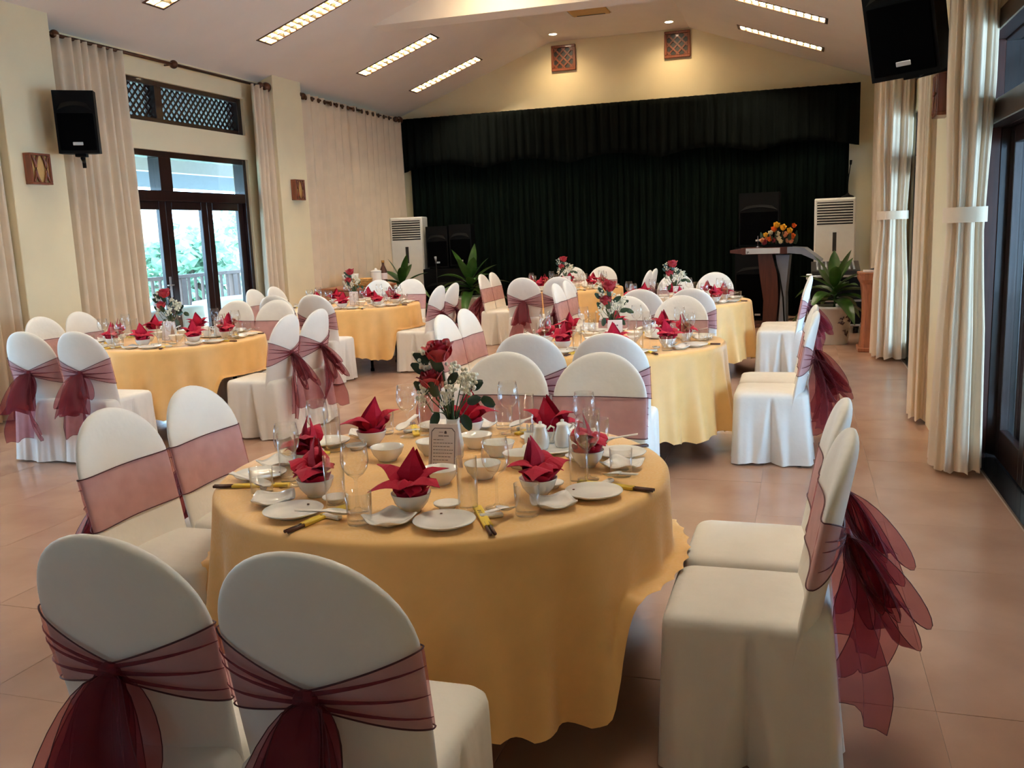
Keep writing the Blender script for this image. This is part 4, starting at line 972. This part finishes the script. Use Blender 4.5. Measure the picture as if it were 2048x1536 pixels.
def vase():
    r = thing('flower_vase', 'white vase of red roses', 'vase')
    MB().lathe([(.03, 0), (.033, .01), (.036, .06), (.027, .105), (.024, .14), (.026, .15), (.023, .15), (.021, .13)], 24).build('vase', 'china', r)
    rd = random.Random(9); st = MB(); z0 = .13
    heads = [(-.03, -.02, .38, .066), (-.06, -.035, .285, .055)]
    for x, y, z, q in heads: st.tube([(0, 0, z0-.06), (x*.3, y*.3, z0+.06), (x*.8, y*.8, z-.06), (x, y, z)], .0035, 6)
    cl = [(-.105, .0, .385), (-.085, -.02, .345), (-.095, -.03, .27), (-.10, -.02, .225), (.035, .02, .30), (.06, .01, .285), (.075, -.01, .265), (.085, .01, .29), (.015, -.03, .265), (-.01, -.03, .23), (.0, .03, .33)]
    for x, y, z in cl: st.tube([(0, 0, z0-.05), (x*.25, y*.3, z0+.04), (x*.75, y*.7, z-.05), (x, y, z)], .0022, 5)
    for k in range(7): st.tube([(rd.uniform(-.01, .01), rd.uniform(-.01, .01), z0-.05), (rd.uniform(-.03, .02), rd.uniform(-.02, .02), z0+.10)], .0028, 5)
    st.build('stem', 'stem', r)
    for k, (x, y, z, q) in enumerate(heads):
        b = MB(); rose(b, (x, y, z-.01), q*.8, 0, Vector((x*1.5, -.25, 1)), 20+k, ((.2, 3, .02), (.5, 4, .12), (.8, 5, .3), (1.0, 5, .6))); b.build('rose', 'rose', r)
    for x, y, z in cl:
        b = MB()
        for q in range(13):
            p = (x+rd.gauss(0, .015), y+rd.gauss(0, .013)-.012, z+rd.gauss(0, .013)+.008); b.ball(p, .0074, 5, 4)
            b.tube([(x*.97, y, z-.025), p], .001, 3, cap=False)
        b.build('filler_blossom', 'white_petal', r)
    for x, y, z, dx, dz in ((.06, 0, .215, .05, .01), (.11, .02, .225, .055, -.03), (.05, -.02, .165, .025, -.04), (-.06, .0, .17, -.015, -.045), (.035, .0, .16, .03, -.03), (-.02, -.03, .33, -.02, .03), (.0, -.03, .29, .03, .02), (-.07, -.03, .36, -.03, .02), (-.09, -.01, .32, -.03, .02), (-.04, -.05, .24, -.01, .04), (.07, .02, .26, .04, .02), (-.085, -.02, .245, -.03, .03)):
        b = MB(); d = Vector((dx, -.01, dz)).normalized(); petal(b, Vector((x, y, z)), Vector((0, -1, .4)).normalized(), d, .062, .019, .12, 0, 5)
        b.tube([(x*.25, y*.3, z0+.02), (x*.7, y, z), (x, y, z)], .0016, 4); b.build('leaf', 'dark_leaf', r)
    return Proto(r)
vases = vase()
def menu(photo):
    r = thing('menu_card', 'folded white menu card', 'menu')
    h, w, d = .165, .105, .035; t = .0012
    def panel(sg):
        def P(x, q, o): return (x, sg*(d*(1-q))+sg*o*.98, h*q+o*.2)
        b = MB(); vs = [P(-w/2, 0, 0), P(w/2, 0, 0), P(w/2, 1, 0), P(-w/2, 1, 0), P(-w/2, 0, t), P(w/2, 0, t), P(w/2, 1, t), P(-w/2, 1, t)]
        b.add(vs, [(3, 2, 1, 0), (4, 5, 6, 7), (0, 1, 5, 4), (1, 2, 6, 5), (2, 3, 7, 6), (3, 0, 4, 7)], 0, False); pn = b.build('panel', 'paper', r)
        return P, pn
    P, pn = panel(-1); panel(1)
    ink = MB()
    def stroke(x0, x1, q0, q1): ink.add([P(x0, q0, t*1.3), P(x1, q0, t*1.3), P(x1, q1, t*1.3), P(x0, q1, t*1.3)], [(0, 1, 2, 3)], 0, False)
    if photo:
        ph = MB(); ph.add([P(-.035, .12, t*1.4), P(.035, .12, t*1.4), P(.035, .45, t*1.4), P(-.035, .45, t*1.4)], [(0, 1, 2, 3)], 0, False); ph.build('printed_photo', 'photo', pn)
        stroke(-.012, .012, .76, .79); stroke(.014, .022, .74, .80)
    else:
        e = .043; k = .0012
        for x in (-e, e): stroke(x-k, x+k, .06, .84)
        stroke(-e+.01, e-.01, .905, .92); stroke(-e+.01, e-.01, .04, .05)
        for x in (-1, 1):
            for q in range(5): stroke(*sorted((x*(e-.002*q), x*(e-.002*q-.003))), .84+.013*q, .86+.013*q)
            stroke(*sorted((x*(e-.001), x*(e-.007))), .045, .075)
        stroke(-.016, .0, .825, .835); stroke(.004, .013, .80, .845); stroke(.006, .011, .845, .86)
        rd = random.Random(2)
        for c in range(4): stroke(-.017+.0045*c, -.0135+.0045*c, .745, .765); stroke(.003+.0045*c, .0065+.0045*c, .745, .765)
        for q, ln in ((.67, .5), (.60, .95), (.53, .7), (.46, .98), (.39, .9), (.32, .8), (.25, .75), (.18, .72)):
            x = -.036
            while x < -.036+.072*ln: l = rd.uniform(.004, .011); stroke(x, min(x+l, .037), q, q+.012); x += l+.0022
    ink.build('print', 'ink', pn)
    return Proto(r)
menus = {False: menu(False), True: menu(True)}
def cruet():
    r = thing('tea_set_tray', 'white oval tray', 'plate')
    return r
TRY = MB().lathe([(.07, 0), (.075, .005), (.108, .012), (.111, .016), (.108, .017), (.07, .009), (0, .008)], 36).mesh('condiment_plate', 'china')
def pitcher():
    r = thing('condiment_jug', 'white china jug with a curled handle', 'jug')
    MB().lathe([(.026, 0), (.030, .008), (.033, .03), (.028, .06), (.022, .078), (.024, .088), (.021, .088), (.019, .076)], 22).build('body', 'china', r)
    MB().tube([(.027, 0, .07), (.040, 0, .085), (.052, 0, .078), (.052, 0, .058), (.044, 0, .036), (.033, 0, .026)], .0042, 7).build('handle', 'china', r)
    MB().lathe([(.023, .088), (.015, .094), (.006, .097), (.007, .104), (0, .107)], 16, capb=False).build('lid', 'china', r)
    return Proto(r)
jugs = pitcher()
def picks():
    r = thing('toothpick_holder', 'white toothpick holder', 'toothpick holder')
    MB().lathe([(.024, 0), (.026, .005), (.026, .05), (.0235, .05), (.0235, .01)], 18).build('cup', 'china', r)
    b = MB(); rd = random.Random(1)
    for k in range(22): a = rd.uniform(0, 6.28); q = .018*sqrt(rd.random()); b.tube([(q*cos(a), q*sin(a), .012), (q*1.25*cos(a), q*1.25*sin(a), .078)], .0012, 4)
    tag(b.build('toothpicks', 'linen_white', r), kind='stuff'); return Proto(r)
pickp = picks()

# ------------------------------------------------------------------ lay the six tables
def single(name, me, loc, rz, label, cat, group): return tag(put(name, me, None, loc, rz), label, cat, group)
for ti, (tx, ty, tn) in enumerate(TABLES):
    rnd = random.Random(100+ti)
    tables.place((tx, ty, 0), 0, 'round folding table hidden under the gold cloth of the '+tn, 'round banquet tables')
    single('tablecloth', cloth_for(ti), (tx, ty, 0), 0, 'gold scalloped damask cloth draped over the '+tn, 'tablecloth', 'gold tablecloths')
    for si, (sn, ang, second) in enumerate(SEATS):
        off = (-.238 if second == 0 else .238); c, s_ = cos(ang), sin(ang); dd, jx = PAIRS[ti][si//2]; dd += rnd.uniform(-.008, .008)
        px, py = c*dd - s_*off+jx, s_*dd + c*off
        chairs[(si+ti) % 2 if ti else (1, 0, 0, 0, 1, 0, 1, 0)[si]].place((tx+px, ty+py, 0), ang+PI/2+rnd.uniform(-.02, .02), 'cream covered chair with maroon sash, '+sn+' seat of the '+tn, 'cream chairs with maroon sashes')
        a0 = ang+(-1 if second == 0 else 1)*PI/8
        at = lambda r, da, z=0.0: (tx+r*cos(a0+math.radians(da)), ty+r*sin(a0+math.radians(da)), TH+.0012+z)
        e = ', '+sn+' setting of the '+tn; fc = a0+PI/2; j = lambda q: rnd.uniform(-q, q)
        single('dinner_plate', PLm, at(.65+j(.01), j(1)), fc+j(.4), 'round white dinner plate'+e, 'plate', 'round dinner plates')
        single('side_plate', SP, at(.635+j(.01), -14.5+j(.8)), fc+j(.3), 'square white side plate'+e, 'plate', 'square side plates')
        pb = at(.505+j(.01), -12+j(2))
        single('rice_bowl', BL, pb, 0, 'white bowl under a crimson napkin'+e, 'bowl', 'white bowls holding napkins')
        single('folded_napkin', NP[(si+ti) % 3], pb[:2]+(pb[2]+.004,), fc+j(.5), 'crimson star-folded napkin'+e, 'napkin', 'crimson folded napkins').scale = (1.1, 1.1, 1.08)
        single('sauce_dish', SD, at(.485+j(.01), -.5+j(1)), 0, 'small white sauce dish'+e, 'dish', 'white sauce dishes')
        chops.place(at(.685+j(.01), 9.5+j(.6)), fc+.06+j(.22), 'chopsticks in yellow sleeve'+e, 'sleeved chopsticks')
        single('soup_spoon', SN, at(.66, 13.2+j(.5), .0125), fc-.35+j(.15), 'white china soup spoon'+e, 'spoon', 'china soup spoons').scale = (1.2, 1.2, 1.1)
        single('spoon_rest', SR, at(.622, 12.0), fc+.1, 'little white spoon rest'+e, 'spoon rest', 'white spoon rests')
        single('wine_glass', WG, at(.545+j(.008), 15.5+j(.8)), 0, 'clear wine glass'+e, 'glass', 'wine glasses')
        single('highball_glass', HB, at(.545+j(.008), 6.6+j(.6)), 0, 'tall straight glass'+e, 'glass', 'tall straight glasses')
        single('tumbler', TG, at(.645+j(.008), 21.3+j(.6)), 0, 'low clear tumbler'+e, 'glass', 'low tumblers')
    tz = TH+.0012
    rc = ti*.6
    if ti == 0: spots_ = [(-.115, .17, 'left of the vase'), (.015, .30, 'behind the vase'), (.14, .19, 'right of the vase'), (-.25, .06, 'nearest the crimson napkins by the door side'), (.065, -.20, 'nearest the menu'), (.185, -.11, 'right of the menu'), (.27, .05, 'in front of the jugs')]
    else: spots_ = [(-.20, .10, 'left of the vase'), (-.06, .25, 'behind the vase'), (.12, .17, 'between vase and jugs'), (-.12, -.17, 'left of the menu'), (.14, -.13, 'right of the menu')]
    for k, (x, y, w) in enumerate(spots_):
        lab = 'empty white serving bowl '+w+' on the '+tn
        single('serving_bowl', SV, (tx+x, ty+y, tz), 0, lab, 'bowl', 'empty serving bowls on the '+tn)
    vx, vy = (-.01, .13) if ti == 0 else (-.02, .04)
    vases.place((tx+vx, ty+vy, tz), (0, .5, .2, -.4, .3, .1)[ti], 'white vase of red roses and white filler on the '+tn, 'rose vases')
    menus[ti in (1,)].place((tx+.02, ty-.035 if ti == 0 else ty-.07, tz), (.04, .12, -.2, .3, .5, .1)[ti], ('folded menu card with a printed photo on the ' if ti == 1 else 'folded menu card with printed lines on the ')+tn, 'menu cards')
    q = [(.315, .30), (.30, .22), (.30, .15), (.30, .0), (.3, .1), (.3, .1)][ti]
    single('condiment_plate', TRY, (tx+q[0], ty+q[1], tz), 0, 'round white plate under the two jugs on the '+tn, 'plate', 'jug plates')
    jugs.place((tx+q[0]-.035, ty+q[1]-.02, tz+.009), .5, 'white china jug nearer the vase on the '+tn, 'china condiment jugs')
    jugs.place((tx+q[0]+.038, ty+q[1]+.028, tz+.009), .35, 'white china jug farther from the vase on the '+tn, 'china condiment jugs')
    pickp.place((tx+q[0]-.105, ty+q[1]+.085, tz), 0, 'white toothpick holder beside the jugs on the '+tn, 'toothpick holders')
